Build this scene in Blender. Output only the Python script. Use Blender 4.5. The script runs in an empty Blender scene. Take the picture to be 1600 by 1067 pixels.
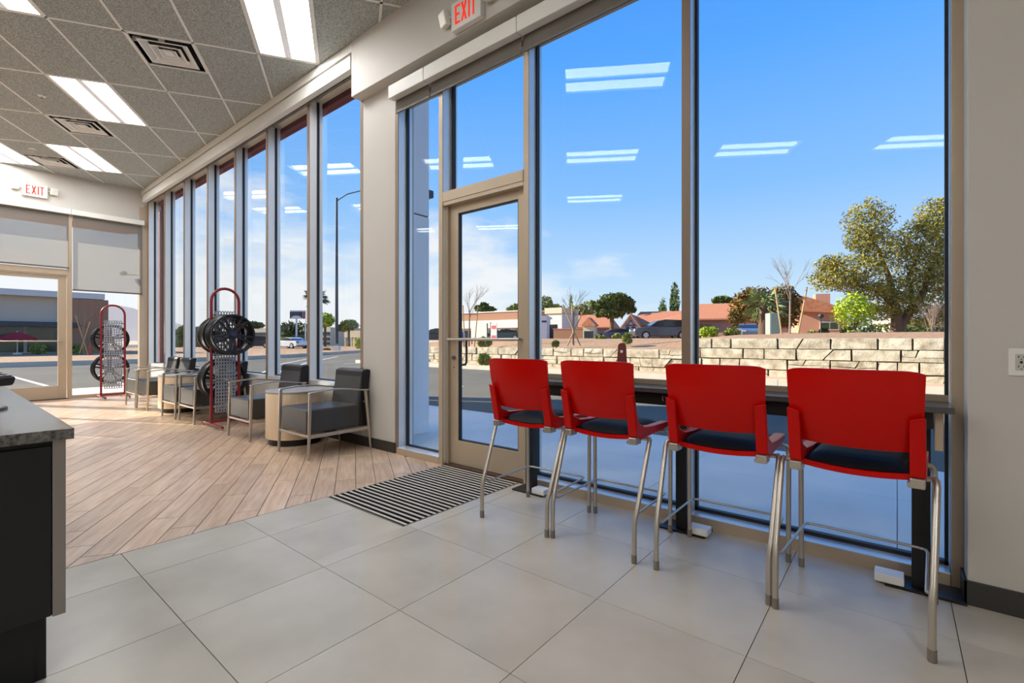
import bpy, bmesh, math, random
from mathutils import Vector, Matrix, noise
import numpy as np

S = bpy.context.scene
COL = S.collection
PI = math.pi

# ------------------------------------------------------------------ camera
cam_d = bpy.data.cameras.new('camera')
cam = bpy.data.objects.new('camera', cam_d)
COL.objects.link(cam)
cam_d.sensor_fit = 'HORIZONTAL'
cam_d.sensor_width = 36.0
cam_d.lens = 36.0 * 741.5 / 1600
cam_d.shift_y = -2.3 / 1600
cam_d.clip_start = 0.02
cam_d.clip_end = 3000
CAM_YAW = math.radians(50.93)            # turned left of the window wall's normal
cam.location = (0, 0, 1.15)
cam.rotation_euler = (PI / 2, 0, math.atan2(math.cos(CAM_YAW), math.sin(CAM_YAW)))
S.camera = cam

# ------------------------------------------------------------------ exposure
S.view_settings.view_transform = 'Standard'
S.view_settings.look = 'None'
S.view_settings.exposure = 0.0
S.view_settings.gamma = 1.0
S.view_settings.use_curve_mapping = False
try:
    S.cycles.use_denoising = True
    S.cycles.max_bounces = 10
    S.cycles.transparent_max_bounces = 24
    S.cycles.sample_clamp_indirect = 6.0
except Exception:
    pass

def lin(c):
    c = c / 255.0
    return c / 12.92 if c <= 0.04045 else ((c + 0.055) / 1.055) ** 2.4
def rgb(r, g, b):
    return (lin(r), lin(g), lin(b), 1.0)

# ------------------------------------------------------------------ sky
W = bpy.data.worlds.new('sky')
S.world = W
W.use_nodes = True
nt = W.node_tree
nt.nodes.clear()
N = nt.nodes.new
tc = N('ShaderNodeTexCoord')
sep = N('ShaderNodeSeparateXYZ')
nt.links.new(tc.outputs['Generated'], sep.inputs[0])
ramp = N('ShaderNodeValToRGB')
el = ramp.color_ramp.elements
el[0].position = 0.0; el[0].color = rgb(214, 231, 244)
el[1].position = 1.0; el[1].color = rgb(50, 118, 222)
for p, c in ((0.10, rgb(192, 221, 248)), (0.28, rgb(136, 191, 251)), (0.50, rgb(88, 165, 252)), (0.7, rgb(66, 140, 240))):
    e = el.new(p); e.color = c
nt.links.new(sep.outputs['Z'], ramp.inputs[0])
# cloud bank low on the west side
mp = N('ShaderNodeMapping'); mp.inputs['Scale'].default_value = (3.2, 3.2, 9.5)
nt.links.new(tc.outputs['Generated'], mp.inputs[0])
nz = N('ShaderNodeTexNoise'); nz.inputs['Scale'].default_value = 1.5; nz.inputs['Detail'].default_value = 7; nz.inputs['Roughness'].default_value = 0.55
nt.links.new(mp.outputs[0], nz.inputs['Vector'])
west = N('ShaderNodeVectorMath'); west.operation = 'DOT_PRODUCT'; west.inputs[1].default_value = (-0.93, 0.36, 0)
nt.links.new(tc.outputs['Generated'], west.inputs[0])
wr = N('ShaderNodeMapRange'); wr.inputs['From Min'].default_value = 0.55; wr.inputs['From Max'].default_value = 1.0; wr.inputs['To Min'].default_value = -0.16; wr.inputs['To Max'].default_value = 0.30
nt.links.new(west.outputs['Value'], wr.inputs['Value'])
lowm = N('ShaderNodeMapRange'); lowm.inputs['From Min'].default_value = 0.09; lowm.inputs['From Max'].default_value = 0.36; lowm.inputs['To Min'].default_value = 0.0; lowm.inputs['To Max'].default_value = -0.42
nt.links.new(sep.outputs['Z'], lowm.inputs['Value'])
a1 = N('ShaderNodeMath'); a1.operation = 'ADD'; nt.links.new(nz.outputs['Fac'], a1.inputs[0]); nt.links.new(wr.outputs[0], a1.inputs[1])
a2 = N('ShaderNodeMath'); a2.operation = 'ADD'; nt.links.new(a1.outputs[0], a2.inputs[0]); nt.links.new(lowm.outputs[0], a2.inputs[1])
cm = N('ShaderNodeMapRange'); cm.inputs['From Min'].default_value = 0.47; cm.inputs['From Max'].default_value = 0.72; cm.inputs['To Max'].default_value = 0.9
nt.links.new(a2.outputs[0], cm.inputs['Value'])
mx = N('ShaderNodeMix'); mx.data_type = 'RGBA'
nt.links.new(cm.outputs[0], mx.inputs['Factor']); nt.links.new(ramp.outputs[0], mx.inputs['A'])
mx.inputs['B'].default_value = rgb(242, 243, 246)
bg = N('ShaderNodeBackground'); bg.inputs['Strength'].default_value = 1.15
nt.links.new(mx.outputs['Result'], bg.inputs['Color'])
ow = N('ShaderNodeOutputWorld'); nt.links.new(bg.outputs[0], ow.inputs[0])

# ------------------------------------------------------------------ sun: low, from the west
SUN_AZ, SUN_EL = math.radians(28.0), math.radians(25.8)
sd = bpy.data.lights.new('sun', 'SUN')
sd.energy = 11.0; sd.angle = math.radians(0.6); sd.color = (1.0, 0.90, 0.75)
so = bpy.data.objects.new('sun', sd); COL.objects.link(so)
sdir = Vector((math.cos(SUN_AZ) * math.cos(SUN_EL), math.sin(SUN_AZ) * math.cos(SUN_EL), -math.sin(SUN_EL)))
so.rotation_euler = sdir.to_track_quat('-Z', 'Y').to_euler()
so.location = (-30, -10, 30)

TROFFER_STRENGTH = 17.5

# ------------------------------------------------------------------ materials
MATS = {}
def mat(name, col, rough=0.5, metal=0.0, spec=0.5, var=0.0, vscale=4.0, bump=0.0, bscale=60.0, col2=None, stretch=None, coat=0.0, rand=0.0, detail=4.0):
    """Principled material; optional object-space noise colour variation, fine bump, and a per-object random brightness."""
    if name in MATS: return MATS[name]
    m = bpy.data.materials.new(name); m.use_nodes = True
    t = m.node_tree; b = t.nodes['Principled BSDF']
    b.inputs['Base Color'].default_value = col
    b.inputs['Roughness'].default_value = rough
    b.inputs['Metallic'].default_value = metal
    b.inputs['Specular IOR Level'].default_value = spec
    if coat: b.inputs['Coat Weight'].default_value = coat; b.inputs['Coat Roughness'].default_value = 0.08
    n, l = t.nodes.new, t.links.new
    if var or bump or col2:
        c = n('ShaderNodeTexCoord'); mpn = n('ShaderNodeMapping')
        if stretch: mpn.inputs['Scale'].default_value = stretch
        l(c.outputs['Object'], mpn.inputs[0])
    src = None
    if var or col2:
        z = n('ShaderNodeTexNoise'); z.inputs['Scale'].default_value = vscale; z.inputs['Detail'].default_value = detail
        vec = mpn.outputs[0]
        if rand:
            oi0 = n('ShaderNodeObjectInfo'); ad = n('ShaderNodeVectorMath'); ad.operation = 'ADD'
            sc0 = n('ShaderNodeMath'); sc0.operation = 'MULTIPLY'; sc0.inputs[1].default_value = 37.0
            l(oi0.outputs['Random'], sc0.inputs[0]); l(vec, ad.inputs[0]); l(sc0.outputs[0], ad.inputs[1]); vec = ad.outputs[0]
        l(vec, z.inputs['Vector'])
        r = n('ShaderNodeMapRange'); r.inputs['From Min'].default_value = 0.3; r.inputs['From Max'].default_value = 0.7
        l(z.outputs['Fac'], r.inputs['Value'])
        x = n('ShaderNodeMix'); x.data_type = 'RGBA'
        l(r.outputs[0], x.inputs['Factor'])
        c2 = col2 or tuple(min(1, k * (1 + var)) for k in col[:3]) + (1,)
        c1 = col if col2 else tuple(k * (1 - var) for k in col[:3]) + (1,)
        x.inputs['A'].default_value = c1; x.inputs['B'].default_value = c2
        src = x.outputs['Result']
    if rand:
        oi = n('ShaderNodeObjectInfo'); rr = n('ShaderNodeMapRange'); rr.inputs['To Min'].default_value = 1 - rand; rr.inputs['To Max'].default_value = 1 + rand
        l(oi.outputs['Random'], rr.inputs['Value'])
        mu = n('ShaderNodeMix'); mu.data_type = 'RGBA'; mu.blend_type = 'MULTIPLY'; mu.inputs['Factor'].default_value = 1
        if src is not None: l(src, mu.inputs['A'])
        else: mu.inputs['A'].default_value = col
        l(rr.outputs[0], mu.inputs['B']); src = mu.outputs['Result']
    if src is not None: l(src, b.inputs['Base Color'])
    if bump:
        z2 = n('ShaderNodeTexNoise'); z2.inputs['Scale'].default_value = bscale; z2.inputs['Detail'].default_value = 3
        l(mpn.outputs[0], z2.inputs['Vector'])
        bp = n('ShaderNodeBump'); bp.inputs['Strength'].default_value = bump; bp.inputs['Distance'].default_value = 0.01
        l(z2.outputs['Fac'], bp.inputs['Height']); l(bp.outputs[0], b.inputs['Normal'])
    MATS[name] = m
    return m

def glass_mat(name, tint, refl=1.0):
    m = bpy.data.materials.new(name); m.use_nodes = True
    t = m.node_tree; t.nodes.clear(); n, l = t.nodes.new, t.links.new
    tr = n('ShaderNodeBsdfTransparent'); tr.inputs[0].default_value = tint
    gl = n('ShaderNodeBsdfGlossy'); gl.inputs['Roughness'].default_value = 0.0
    fr = n('ShaderNodeFresnel'); ge = n('ShaderNodeNewGeometry')      # same reflectance from either side of the pane
    io = n('ShaderNodeMapRange'); io.inputs['To Min'].default_value = 1.42; io.inputs['To Max'].default_value = 1 / 1.42
    l(ge.outputs['Backfacing'], io.inputs['Value']); l(io.outputs[0], fr.inputs['IOR'])
    mu = n('ShaderNodeMath'); mu.operation = 'MULTIPLY'; mu.inputs[1].default_value = refl
    l(fr.outputs[0], mu.inputs[0])
    mi = n('ShaderNodeMixShader'); l(mu.outputs[0], mi.inputs[0]); l(tr.outputs[0], mi.inputs[1]); l(gl.outputs[0], mi.inputs[2])
    o = n('ShaderNodeOutputMaterial'); l(mi.outputs[0], o.inputs[0])
    return m

def emit_mat(name, col, st):
    m = bpy.data.materials.new(name); m.use_nodes = True
    t = m.node_tree; b = t.nodes['Principled BSDF']
    b.inputs['Base Color'].default_value = col
    b.inputs['Emission Color'].default_value = col; b.inputs['Emission Strength'].default_value = st
    return m

def screen_mat(name, col, open_):
    """woven roller-shade cloth: partly see-through, partly diffuse/translucent"""
    m = bpy.data.materials.new(name); m.use_nodes = True
    t = m.node_tree; t.nodes.clear(); n, l = t.nodes.new, t.links.new
    tr = n('ShaderNodeBsdfTransparent'); df = n('ShaderNodeBsdfDiffuse'); tl = n('ShaderNodeBsdfTranslucent')
    df.inputs[0].default_value = col; tl.inputs[0].default_value = col
    m1 = n('ShaderNodeMixShader'); m1.inputs[0].default_value = 0.35; l(df.outputs[0], m1.inputs[1]); l(tl.outputs[0], m1.inputs[2])
    m2 = n('ShaderNodeMixShader'); m2.inputs[0].default_value = open_; l(m1.outputs[0], m2.inputs[1]); l(tr.outputs[0], m2.inputs[2])
    o = n('ShaderNodeOutputMaterial'); l(m2.outputs[0], o.inputs[0])
    return m

M = {}
M['paint'] = mat('grey wall paint', rgb(196, 191, 183), 0.6, var=0.02, vscale=2, bump=0.04, bscale=220)
M['base'] = mat('black rubber base', rgb(52, 50, 46), 0.45)
M['alu'] = mat('champagne anodized aluminium', rgb(186, 168, 144), 0.4, metal=0.25, var=0.02, vscale=3)
M['alu_skylit'] = mat('champagne aluminium lit by sky', rgb(232, 232, 230), 0.3, metal=0.45, var=0.02, vscale=3)  # champagne frame metal with the sky's light on its sides put into the colour
M['cap'] = mat('champagne aluminium in room shade', rgb(140, 120, 102), 0.45, metal=0.2)  # same champagne metal, darkened for the shaded room-facing front
M['gasket'] = mat('black glazing gasket', rgb(24, 27, 33), 0.5)
M['glass'] = glass_mat('window glass', (0.96, 0.97, 0.965, 1), 0.42)
M['glass_far'] = glass_mat('far glazing', (0.97, 0.98, 0.975, 1), 0.42)
M['fascia'] = mat('white shade fascia', rgb(222, 220, 212), 0.45)
M['cloth'] = screen_mat('shade cloth', rgb(140, 134, 126), 0.08)
M['screen'] = screen_mat('sun screen cloth', rgb(150, 147, 142), 0.46)
M['hem'] = mat('grey hem bar', rgb(98, 92, 86), 0.5)
M['tile'] = mat('grey porcelain tile', rgb(180, 172, 156), 0.27, spec=0.3, vscale=2.6, col2=rgb(198, 190, 175), rand=0.03, detail=9)
M['grout'] = mat('dark grout', rgb(74, 66, 58), 0.8)
M['wood'] = mat('wood-look plank', rgb(186, 154, 126), 0.3, spec=0.4, vscale=3.5, col2=rgb(216, 190, 164), stretch=(1.0, 9.0, 1.0), rand=0.10, detail=6)
M['ceil'] = mat('charcoal acoustic tile', rgb(128, 133, 131), 0.95, spec=0.1, vscale=80, col2=rgb(196, 200, 196), bump=0.5, bscale=110, detail=3)
M['tbar'] = mat('light grey grid bar', rgb(232, 231, 226), 0.45)
M['plenum'] = mat('dark plenum', rgb(40, 40, 40), 0.9)
M['black'] = mat('black laminate', rgb(22, 22, 23), 0.42, spec=0.4)
M['blackgloss'] = mat('gloss black', rgb(14, 14, 16), 0.18)
M['stone_top'] = mat('speckled dark stone top', rgb(58, 56, 54), 0.17, spec=0.7, vscale=70, col2=rgb(122, 118, 112), detail=6)
M['counter_top'] = mat('dark counter laminate', rgb(70, 68, 66), 0.16, spec=0.6, var=0.08, vscale=30)
M['red'] = mat('red shell plastic', rgb(188, 7, 1), 0.3, spec=0.2, var=0.02, vscale=3)
M['vinyl_black'] = mat('black vinyl pad', rgb(15, 14, 15), 0.5, spec=.18, bump=0.05, bscale=300)
M['steel'] = mat('satin silver steel', rgb(186, 178, 166), 0.32, metal=0.75)
M['glide'] = mat('grey glide', rgb(120, 112, 100), 0.5)
M['vinyl_grey'] = mat('charcoal vinyl', rgb(62, 61, 60), 0.36, spec=0.5, var=0.04, vscale=12, bump=0.05, bscale=180)
M['maple'] = mat('maple laminate', rgb(226, 200, 166), 0.4, vscale=5, col2=rgb(234, 212, 182), stretch=(6, 6, 0.5))
M['white'] = mat('white plastic', rgb(228, 226, 220), 0.4)
M['grey_lam'] = mat('grey laminate', rgb(170, 166, 160), 0.35)
M['rack_red'] = mat('dark red powder coat', rgb(128, 22, 24), 0.35)
M['perf'] = mat('galvanized panel', rgb(158, 160, 166), 0.4, metal=0.4)
M['sign_red'] = emit_mat('exit letter red', rgb(225, 40, 12), 0.7)
M['lamp'] = mat('cream lamp lens', rgb(236, 232, 220), 0.35)
M['bar_glow'] = emit_mat('perforated lamp basket', rgb(196, 192, 192), 0.55)
M['glow'] = emit_mat('lit troffer lens', (0.985, 0.99, 1.0, 1), TROFFER_STRENGTH)
M['maroon'] = mat('maroon bracket', rgb(112, 46, 40), 0.5)
M['tan_lip'] = mat('tan edge strip', rgb(134, 116, 98), 0.5)

# ------------------------------------------------------------------ mesh builder
class MB:
    def __init__(s): s.v = []; s.f = []
    def add(s, vs, fs, mtx=None):
        k = len(s.v)
        for p in vs:
            p = Vector(p)
            if mtx is not None: p = mtx @ p
            s.v.append((p.x, p.y, p.z))
        for q in fs: s.f.append([i + k for i in q])
        return s
    def box(s, x0, x1, y0, y1, z0, z1, mtx=None):
        vs = [(x0, y0, z0), (x1, y0, z0), (x1, y1, z0), (x0, y1, z0), (x0, y0, z1), (x1, y0, z1), (x1, y1, z1), (x0, y1, z1)]
        return s.add(vs, [(3, 2, 1, 0), (4, 5, 6, 7), (0, 1, 5, 4), (1, 2, 6, 5), (2, 3, 7, 6), (3, 0, 4, 7)], mtx)
    def prism(s, poly, h0, h1, axis='z', mtx=None):
        """convex or simple polygon extruded along an axis"""
        def P(a, b, h):
            return {'z': (a, b, h), 'y': (a, h, b), 'x': (h, a, b)}[axis]
        n = len(poly)
        vs = [P(a, b, h0) for a, b in poly] + [P(a, b, h1) for a, b in poly]
        fs = [tuple(range(n))[::-1], tuple(range(n, 2 * n))] + [(i, (i + 1) % n, n + (i + 1) % n, n + i) for i in range(n)]
        return s.add(vs, fs, mtx)
    def tube(s, pts, r, n=10, closed=False, mtx=None, flat=None):
        pts = [Vector(p) for p in pts]; m = len(pts)
        rr = r if isinstance(r, (list, tuple)) else [r] * m
        tang = []
        for i in range(m):
            a = pts[i - 1] if (i > 0 or closed) else pts[i]
            b = pts[(i + 1) % m] if (i < m - 1 or closed) else pts[i]
            tang.append((b - a).normalized())
        up = Vector((0, 0, 1)) if abs(tang[0].z) < 0.9 else Vector((1, 0, 0))
        u = (up - tang[0] * up.dot(tang[0])).normalized()
        vs = []
        for i in range(m):
            u = (u - tang[i] * u.dot(tang[i])).normalized(); w = tang[i].cross(u)
            for k in range(n):
                a = 2 * PI * (k + 0.5) / n
                e = (flat or 1.0)
                vs.append(pts[i] + (u * math.cos(a) + w * math.sin(a) * e) * rr[i])
        fs = []
        for i in range(m if closed else m - 1):
            j = (i + 1) % m
            for k in range(n):
                q = (k + 1) % n
                fs.append((i * n + k, i * n + q, j * n + q, j * n + k))
        if not closed: fs += [tuple(range(n))[::-1], tuple(range((m - 1) * n, m * n))]
        return s.add(vs, fs, mtx)
    def lathe(s, prof, n=24, mtx=None, closed=False):
        """profile of (radius, z) turned about z"""
        m = len(prof); vs = []
        for k in range(n):
            a = 2 * PI * k / n
            for r, z in prof: vs.append((r * math.cos(a), r * math.sin(a), z))
        fs = []
        for k in range(n):
            q = (k + 1) % n
            for i in range(m if closed else m - 1):
                j = (i + 1) % m
                fs.append((k * m + i, q * m + i, q * m + j, k * m + j))
        if not closed:
            if prof[0][0] > 1e-6: fs.append(tuple(k * m for k in range(n))[::-1])
            if prof[-1][0] > 1e-6: fs.append(tuple(k * m + m - 1 for k in range(n)))
        return s.add(vs, fs, mtx)
    def grid(s, fn, nu, nv, thick=None):
        """surface fn(u,v)->Vector; with a thickness it becomes a closed sheet"""
        P = [[Vector(fn(i / nu, j / nv)) for j in range(nv + 1)] for i in range(nu + 1)]
        if thick is None:
            vs = [p for row in P for p in row]; w = nv + 1
            return s.add(vs, [(i * w + j, (i + 1) * w + j, (i + 1) * w + j + 1, i * w + j + 1) for i in range(nu) for j in range(nv)])
        Q = []
        for i in range(nu + 1):
            row = []
            for j in range(nv + 1):
                du = P[min(i + 1, nu)][j] - P[max(i - 1, 0)][j]; dv = P[i][min(j + 1, nv)] - P[i][max(j - 1, 0)]
                row.append(P[i][j] + du.cross(dv).normalized() * thick)
            Q.append(row)
        w = nv + 1; k = (nu + 1) * w
        vs = [p for row in P for p in row] + [p for row in Q for p in row]
        fs = []
        for i in range(nu):
            for j in range(nv):
                a, b, c, d = i * w + j, (i + 1) * w + j, (i + 1) * w + j + 1, i * w + j + 1
                fs += [(d, c, b, a), (a + k, b + k, c + k, d + k)]
        for i in range(nu):
            fs += [(i * w, (i + 1) * w, (i + 1) * w + k, i * w + k), ((i + 1) * w + nv, i * w + nv, i * w + nv + k, (i + 1) * w + nv + k)]
        for j in range(nv):
            fs += [(j + 1, j, j + k, j + 1 + k), (nu * w + j, nu * w + j + 1, nu * w + j + 1 + k, nu * w + j + k)]
        return s.add(vs, fs)
    def mesh(s, name, m, smooth=None):
        me = bpy.data.meshes.new(name); me.from_pydata(s.v, [], s.f); me.update()
        me.materials.append(M[m] if isinstance(m, str) else m)
        if smooth:
            me.polygons.foreach_set('use_smooth', [True] * len(me.polygons))
            me.set_sharp_from_angle(angle=math.radians(smooth))
        return me
    def build(s, name, m, parent=None, smooth=None, bevel=0, seg=2, loc=None):
        me = s.mesh(name, m, smooth)
        bm = bmesh.new(); bm.from_mesh(me); bmesh.ops.recalc_face_normals(bm, faces=bm.faces); bm.to_mesh(me); bm.free()
        o = bpy.data.objects.new(name, me); COL.objects.link(o)
        if parent is not None: o.parent = parent
        if loc is not None: o.location = loc
        if bevel:
            b = o.modifiers.new('edge', 'BEVEL'); b.width = bevel; b.segments = seg; b.limit_method = 'ANGLE'; b.angle_limit = math.radians(40)
            me.polygons.foreach_set('use_smooth', [True] * len(me.polygons))
            if not smooth: me.set_sharp_from_angle(angle=math.radians(40))
            b.harden_normals = True
        return o

def tag(o, label=None, cat=None, group=None, kind=None):
    if label: o['label'] = label
    if cat: o['category'] = cat
    if group: o['group'] = group
    if kind: o['kind'] = kind
    return o
def thing(name, label, cat, loc=(0, 0, 0), rz=0.0, group=None):
    o = bpy.data.objects.new(name, None); COL.objects.link(o)
    o.empty_display_size = 0.1; o.location = loc; o.rotation_euler = (0, 0, rz)
    return tag(o, label, cat, group)
def structure(name, label=None, loc=(0, 0, 0)):
    o = bpy.data.objects.new(name, None); COL.objects.link(o); o.empty_display_size = 0.1; o.location = loc
    return tag(o, label, None, None, 'structure')
def kids(o): return [c for c in bpy.data.objects if c.parent == o]
def dup(root, loc, rz=0.0, label=None):
    r = root.copy(); COL.objects.link(r); r.location = loc; r.rotation_euler = (0, 0, rz)
    if label: r['label'] = label
    for ch in kids(root):
        c = ch.copy(); COL.objects.link(c); c.parent = r
        for g in kids(ch):
            d = g.copy(); COL.objects.link(d); d.parent = c
    return r
def inst(src_mesh, name, parent, loc=(0, 0, 0), rot=(0, 0, 0)):
    o = bpy.data.objects.new(name, src_mesh); COL.objects.link(o); o.parent = parent; o.location = loc; o.rotation_euler = rot
    return o
def clip(poly, x0, x1, y0, y1):
    """clip a polygon to an axis-aligned rectangle"""
    for ax, lim, sg in ((0, x0, 1), (0, x1, -1), (1, y0, 1), (1, y1, -1)):
        out = []
        for i in range(len(poly)):
            a, b = poly[i], poly[(i + 1) % len(poly)]
            da, db = sg * (a[ax] - lim), sg * (b[ax] - lim)
            if da >= 0: out.append(a)
            if (da > 0 and db < 0) or (da < 0 and db > 0):
                t = da / (da - db); out.append((a[0] + (b[0] - a[0]) * t, a[1] + (b[1] - a[1]) * t))
        poly = out
        if len(poly) < 3: return []
    return poly
def area(p): return abs(sum(p[i][0] * p[(i + 1) % len(p)][1] - p[(i + 1) % len(p)][0] * p[i][1] for i in range(len(p)))) / 2
random.seed(7)
# ================================================================== ROOM SHELL
XL, XR, YB, YF = -12.6, 3.4, -6.5, 3.0        # far (west) wall, right wall, back wall, window wall
ZC = 4.36                                     # ceiling
GY = 3.12                                     # glass plane of the window wall
YH = 2.876                                    # face of the bulkhead

# ---- floor: grout bed, porcelain tiles near, wood-look planks beyond
floor = structure('floor', 'grey tile and wood-look plank floor')
MB().box(XL - 0.1, XR + 0.1, YB - 0.1, 3.14, -0.12, -0.004).build('grout_bed', 'grout', floor)
T = 0.6096
tile_bm = MB().box(0.0016, T - 0.0016, 0.0016, T - 0.0016, -0.004, 0)
full_tile = tile_bm.mesh('floor_tile', 'tile')
BX = -3.245                                    # where the planks start
MX0, MX1, MY0, MY1 = -3.235, -2.365, 1.85, 3.0  # walk-off grille
x0 = -2.2554 - 2 * T
for i in range(0, 11):
    for j in range(-11, 4):
        ax, ay = x0 + i * T, 1.2663 + j * T
        cells = [clip([(ax + .0016, ay + .0016), (ax + T - .0016, ay + .0016), (ax + T - .0016, ay + T - .0016), (ax + .0016, ay + T - .0016)], BX + .003, XR, YB, 3.10)]
        if not cells[0]: continue
        # cut the grille's recess out of the tiles around it
        p = cells[0]; xs = [q[0] for q in p]; ys = [q[1] for q in p]
        a, b, c, d = min(xs), max(xs), min(ys), max(ys)
        if b > MX0 and a < MX1 and d > MY0:
            cells = [clip(p, MX1 + .003, 9, -9, 9), clip(p, -9, MX1 + .003, -9, MY0 - .003)]
        for p in cells:
            if not p or area(p) < 0.004: continue
            if abs(area(p) - (T - .0032) ** 2) < 1e-4: inst(full_tile, 'floor_tile', floor, (ax, ay, 0))
            else:
                cx = sum(q[0] for q in p) / len(p); cy = sum(q[1] for q in p) / len(p)
                MB().prism([(q[0] - cx, q[1] - cy) for q in p], -0.004, 0).build('floor_tile', 'tile', floor, loc=(cx, cy, 0))
# planks laid on the skew
PA = math.radians(147.5); PL, PW = 0.915, 0.1545
pd = (math.cos(PA), math.sin(PA)); pn = (-pd[1], pd[0])
full_plank = MB().box(-PL / 2 + .0024, PL / 2 - .0024, -PW / 2 + .0024, PW / 2 - .0024, -0.004, 0).mesh('wood_plank', 'wood')
plist = []
rng = random.Random(3)
for r in range(-90, 60):
    off = (r % 3) * PL / 3 + rng.uniform(-0.1, 0.1)
    for k in range(-18, 12):
        s0 = k * PL + off; c0 = (-6 + pd[0] * s0 + pn[0] * r * PW, 1 + pd[1] * s0 + pn[1] * r * PW)
        if not (XL - 1 < c0[0] < BX + 1 and -3.6 < c0[1] < 3.7): continue
        q = []
        for a, b in ((-1, -1), (1, -1), (1, 1), (-1, 1)):
            a *= PL / 2 - .0024; b *= PW / 2 - .0024
            q.append((c0[0] + pd[0] * a + pn[0] * b, c0[1] + pd[1] * a + pn[1] * b))
        q = clip(q, XL, BX, -3.0, 3.0)
        if not q or area(q) < 0.0015: continue
        plist.append((c0, q))
def seen_first(it):
    (x, y), q = it
    D = (-x) * math.cos(CAM_YAW) + y * math.sin(CAM_YAW)
    r = x * math.sin(CAM_YAW) + y * math.cos(CAM_YAW)
    vis = D > 0.3 and -1.09 < r / D < 1.09
    return (0 if vis else 1, D)
plist.sort(key=seen_first)
rest = MB()
for n_, (c0, q) in enumerate(plist):
    if n_ < 295:
        if abs(area(q) - (PL - .0048) * (PW - .0048)) < 1e-4: inst(full_plank, 'wood_plank', floor, (c0[0], c0[1], 0), (0, 0, PA))
        else:
            ca, sa = math.cos(-PA), math.sin(-PA)
            loc = [((a - c0[0]) * ca - (b - c0[1]) * sa, (a - c0[0]) * sa + (b - c0[1]) * ca) for a, b in q]
            o = MB().prism(loc, -0.004, 0).build('wood_plank', 'wood', floor, loc=(c0[0], c0[1], 0)); o.rotation_euler = (0, 0, PA)
    else: rest.prism(q, -0.004, 0)
MB().box(XL, BX, YB, -3.003, -0.004, 0).build('plank_field', 'wood', floor)
if rest.v: tag(rest.build('plank_run', 'wood', floor), kind='stuff')
MB().box(BX - .0015, BX + .002, -3, MY0, -0.004, 0.0005).build('edge_strip', 'grout', floor)

# ---- walk-off grille: its own thing, sunk flush
mat_t = thing('entrance_grille', 'black and silver striped walk-off floor grille at the glass door', 'floor mat', ((MX0 + MX1) / 2, (MY0 + MY1) / 2, 0))
hx, hy = (MX1 - MX0) / 2, (MY1 - MY0) / 2
MB().box(-hx, hx, -hy, hy, -0.004, -0.001).build('carpet_bed', mat('grille black', rgb(22, 19, 17), 0.95, spec=.1), mat_t)
MB().box(-hx, -hx + .006, -hy, hy, -0.003, .002).box(hx - .006, hx, -hy, hy, -0.003, .002).box(-hx, hx, -hy, -hy + .006, -0.003, .002).build('rim', 'glide', mat_t)
ns = 24
slat = MB().box(-hx + .006, hx - .006, -0.0072, 0.0072, -0.001, 0.003).mesh('slat', mat('grille slat', rgb(212, 204, 190), 0.45))
for k in range(ns): inst(slat, 'slat', mat_t, (0, -hy + 0.03 + (2 * hy - 0.05) * k / (ns - 1), 0))

# ---- ceiling: skewed grid of 2x4 acoustic panels on T-bars
ceiling = structure('ceiling', 'charcoal acoustic tile ceiling on a light grid')
CO = Vector((-6.911, 0.212)); EA = Vector((-1.086, 0.678)); EB = Vector((0.335, 0.532))
def cell(a, b): p = CO + EA * a + EB * b; return (p.x, p.y)
CA = math.atan2(EA.y, EA.x); LA, LB = EA.length, EB.length
LIGHTS = [(-1, 0), (-1, 4), (1, 0), (3, -2), (3, -4), (-3, 4), (-3, 0), (-3, -4), (-5, 0), (-7, 0), (-1, -4), (1, -4), (3, -8), (1, -8), (-1, -8), (-7, 4), (-9, 0), (-8, 3), (-9, -4), (-9, 4), (-9, 2)]  # entries after the reflected ones are unseen troffers added to brighten the room
VENTS = [(0, 2), (2, -1), (3.5, -3)]
CX0, CX1, CY0, CY1 = XL, XR, YB, 2.90
th = 0.008
bars = MB()
def inroom(p): return CX0 - 2 < p[0] < CX1 + 2 and CY0 - 2 < p[1] < CY1 + 2
vent_cells = {(0, 2): (0.5, 1), (2, -1): (0.5, 1), (3, -3): (0, 0.5)}
ct_mesh = None
for a in range(-16, 14):
    for b in range(-24, 30):
        if not inroom(cell(a + .5, b + .5)): continue
        if (a, b) in LIGHTS: continue
        a0, a1 = a, a + 1
        if (a, b) in vent_cells: a0, a1 = a + vent_cells[(a, b)][0], a + vent_cells[(a, b)][1]
        e1, e2 = th / LA, th / LB
        q = clip([cell(a0 + e1, b + e2), cell(a1 - e1, b + e2), cell(a1 - e1, b + 1 - e2), cell(a0 + e1, b + 1 - e2)], CX0, CX1, CY0, CY1)
        if not q or area(q) < 0.01: continue
        c = cell((a0 + a1) / 2, b + .5)
        if abs(area(q) - (LA - 2 * th) * (LB - 2 * th)) < 2e-3 and a0 == a and a1 == a + 1:
            if ct_mesh is None:
                ct_mesh = MB().box(-LA / 2 + th, LA / 2 - th, -LB / 2 + th, LB / 2 - th, 0.004, 0.02).mesh('ceiling_tile', 'ceil')
            inst(ct_mesh, 'ceiling_tile', ceiling, (c[0], c[1], ZC), (0, 0, CA))
        else: MB().prism([(x - c[0], y - c[1]) for x, y in q], 0.004, 0.02).build('ceiling_tile', 'ceil', ceiling, loc=(c[0], c[1], ZC))
bar_m = {}
for a in range(-16, 14):
    w = 0.0125 / LA; q = clip([cell(a - w, -24), cell(a + w, -24), cell(a + w, 30), cell(a - w, 30)], CX0, CX1, CY0, CY1)
    if q: MB().prism(q, ZC, ZC + 0.012).build('grid_bar', 'tbar', ceiling)
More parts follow.
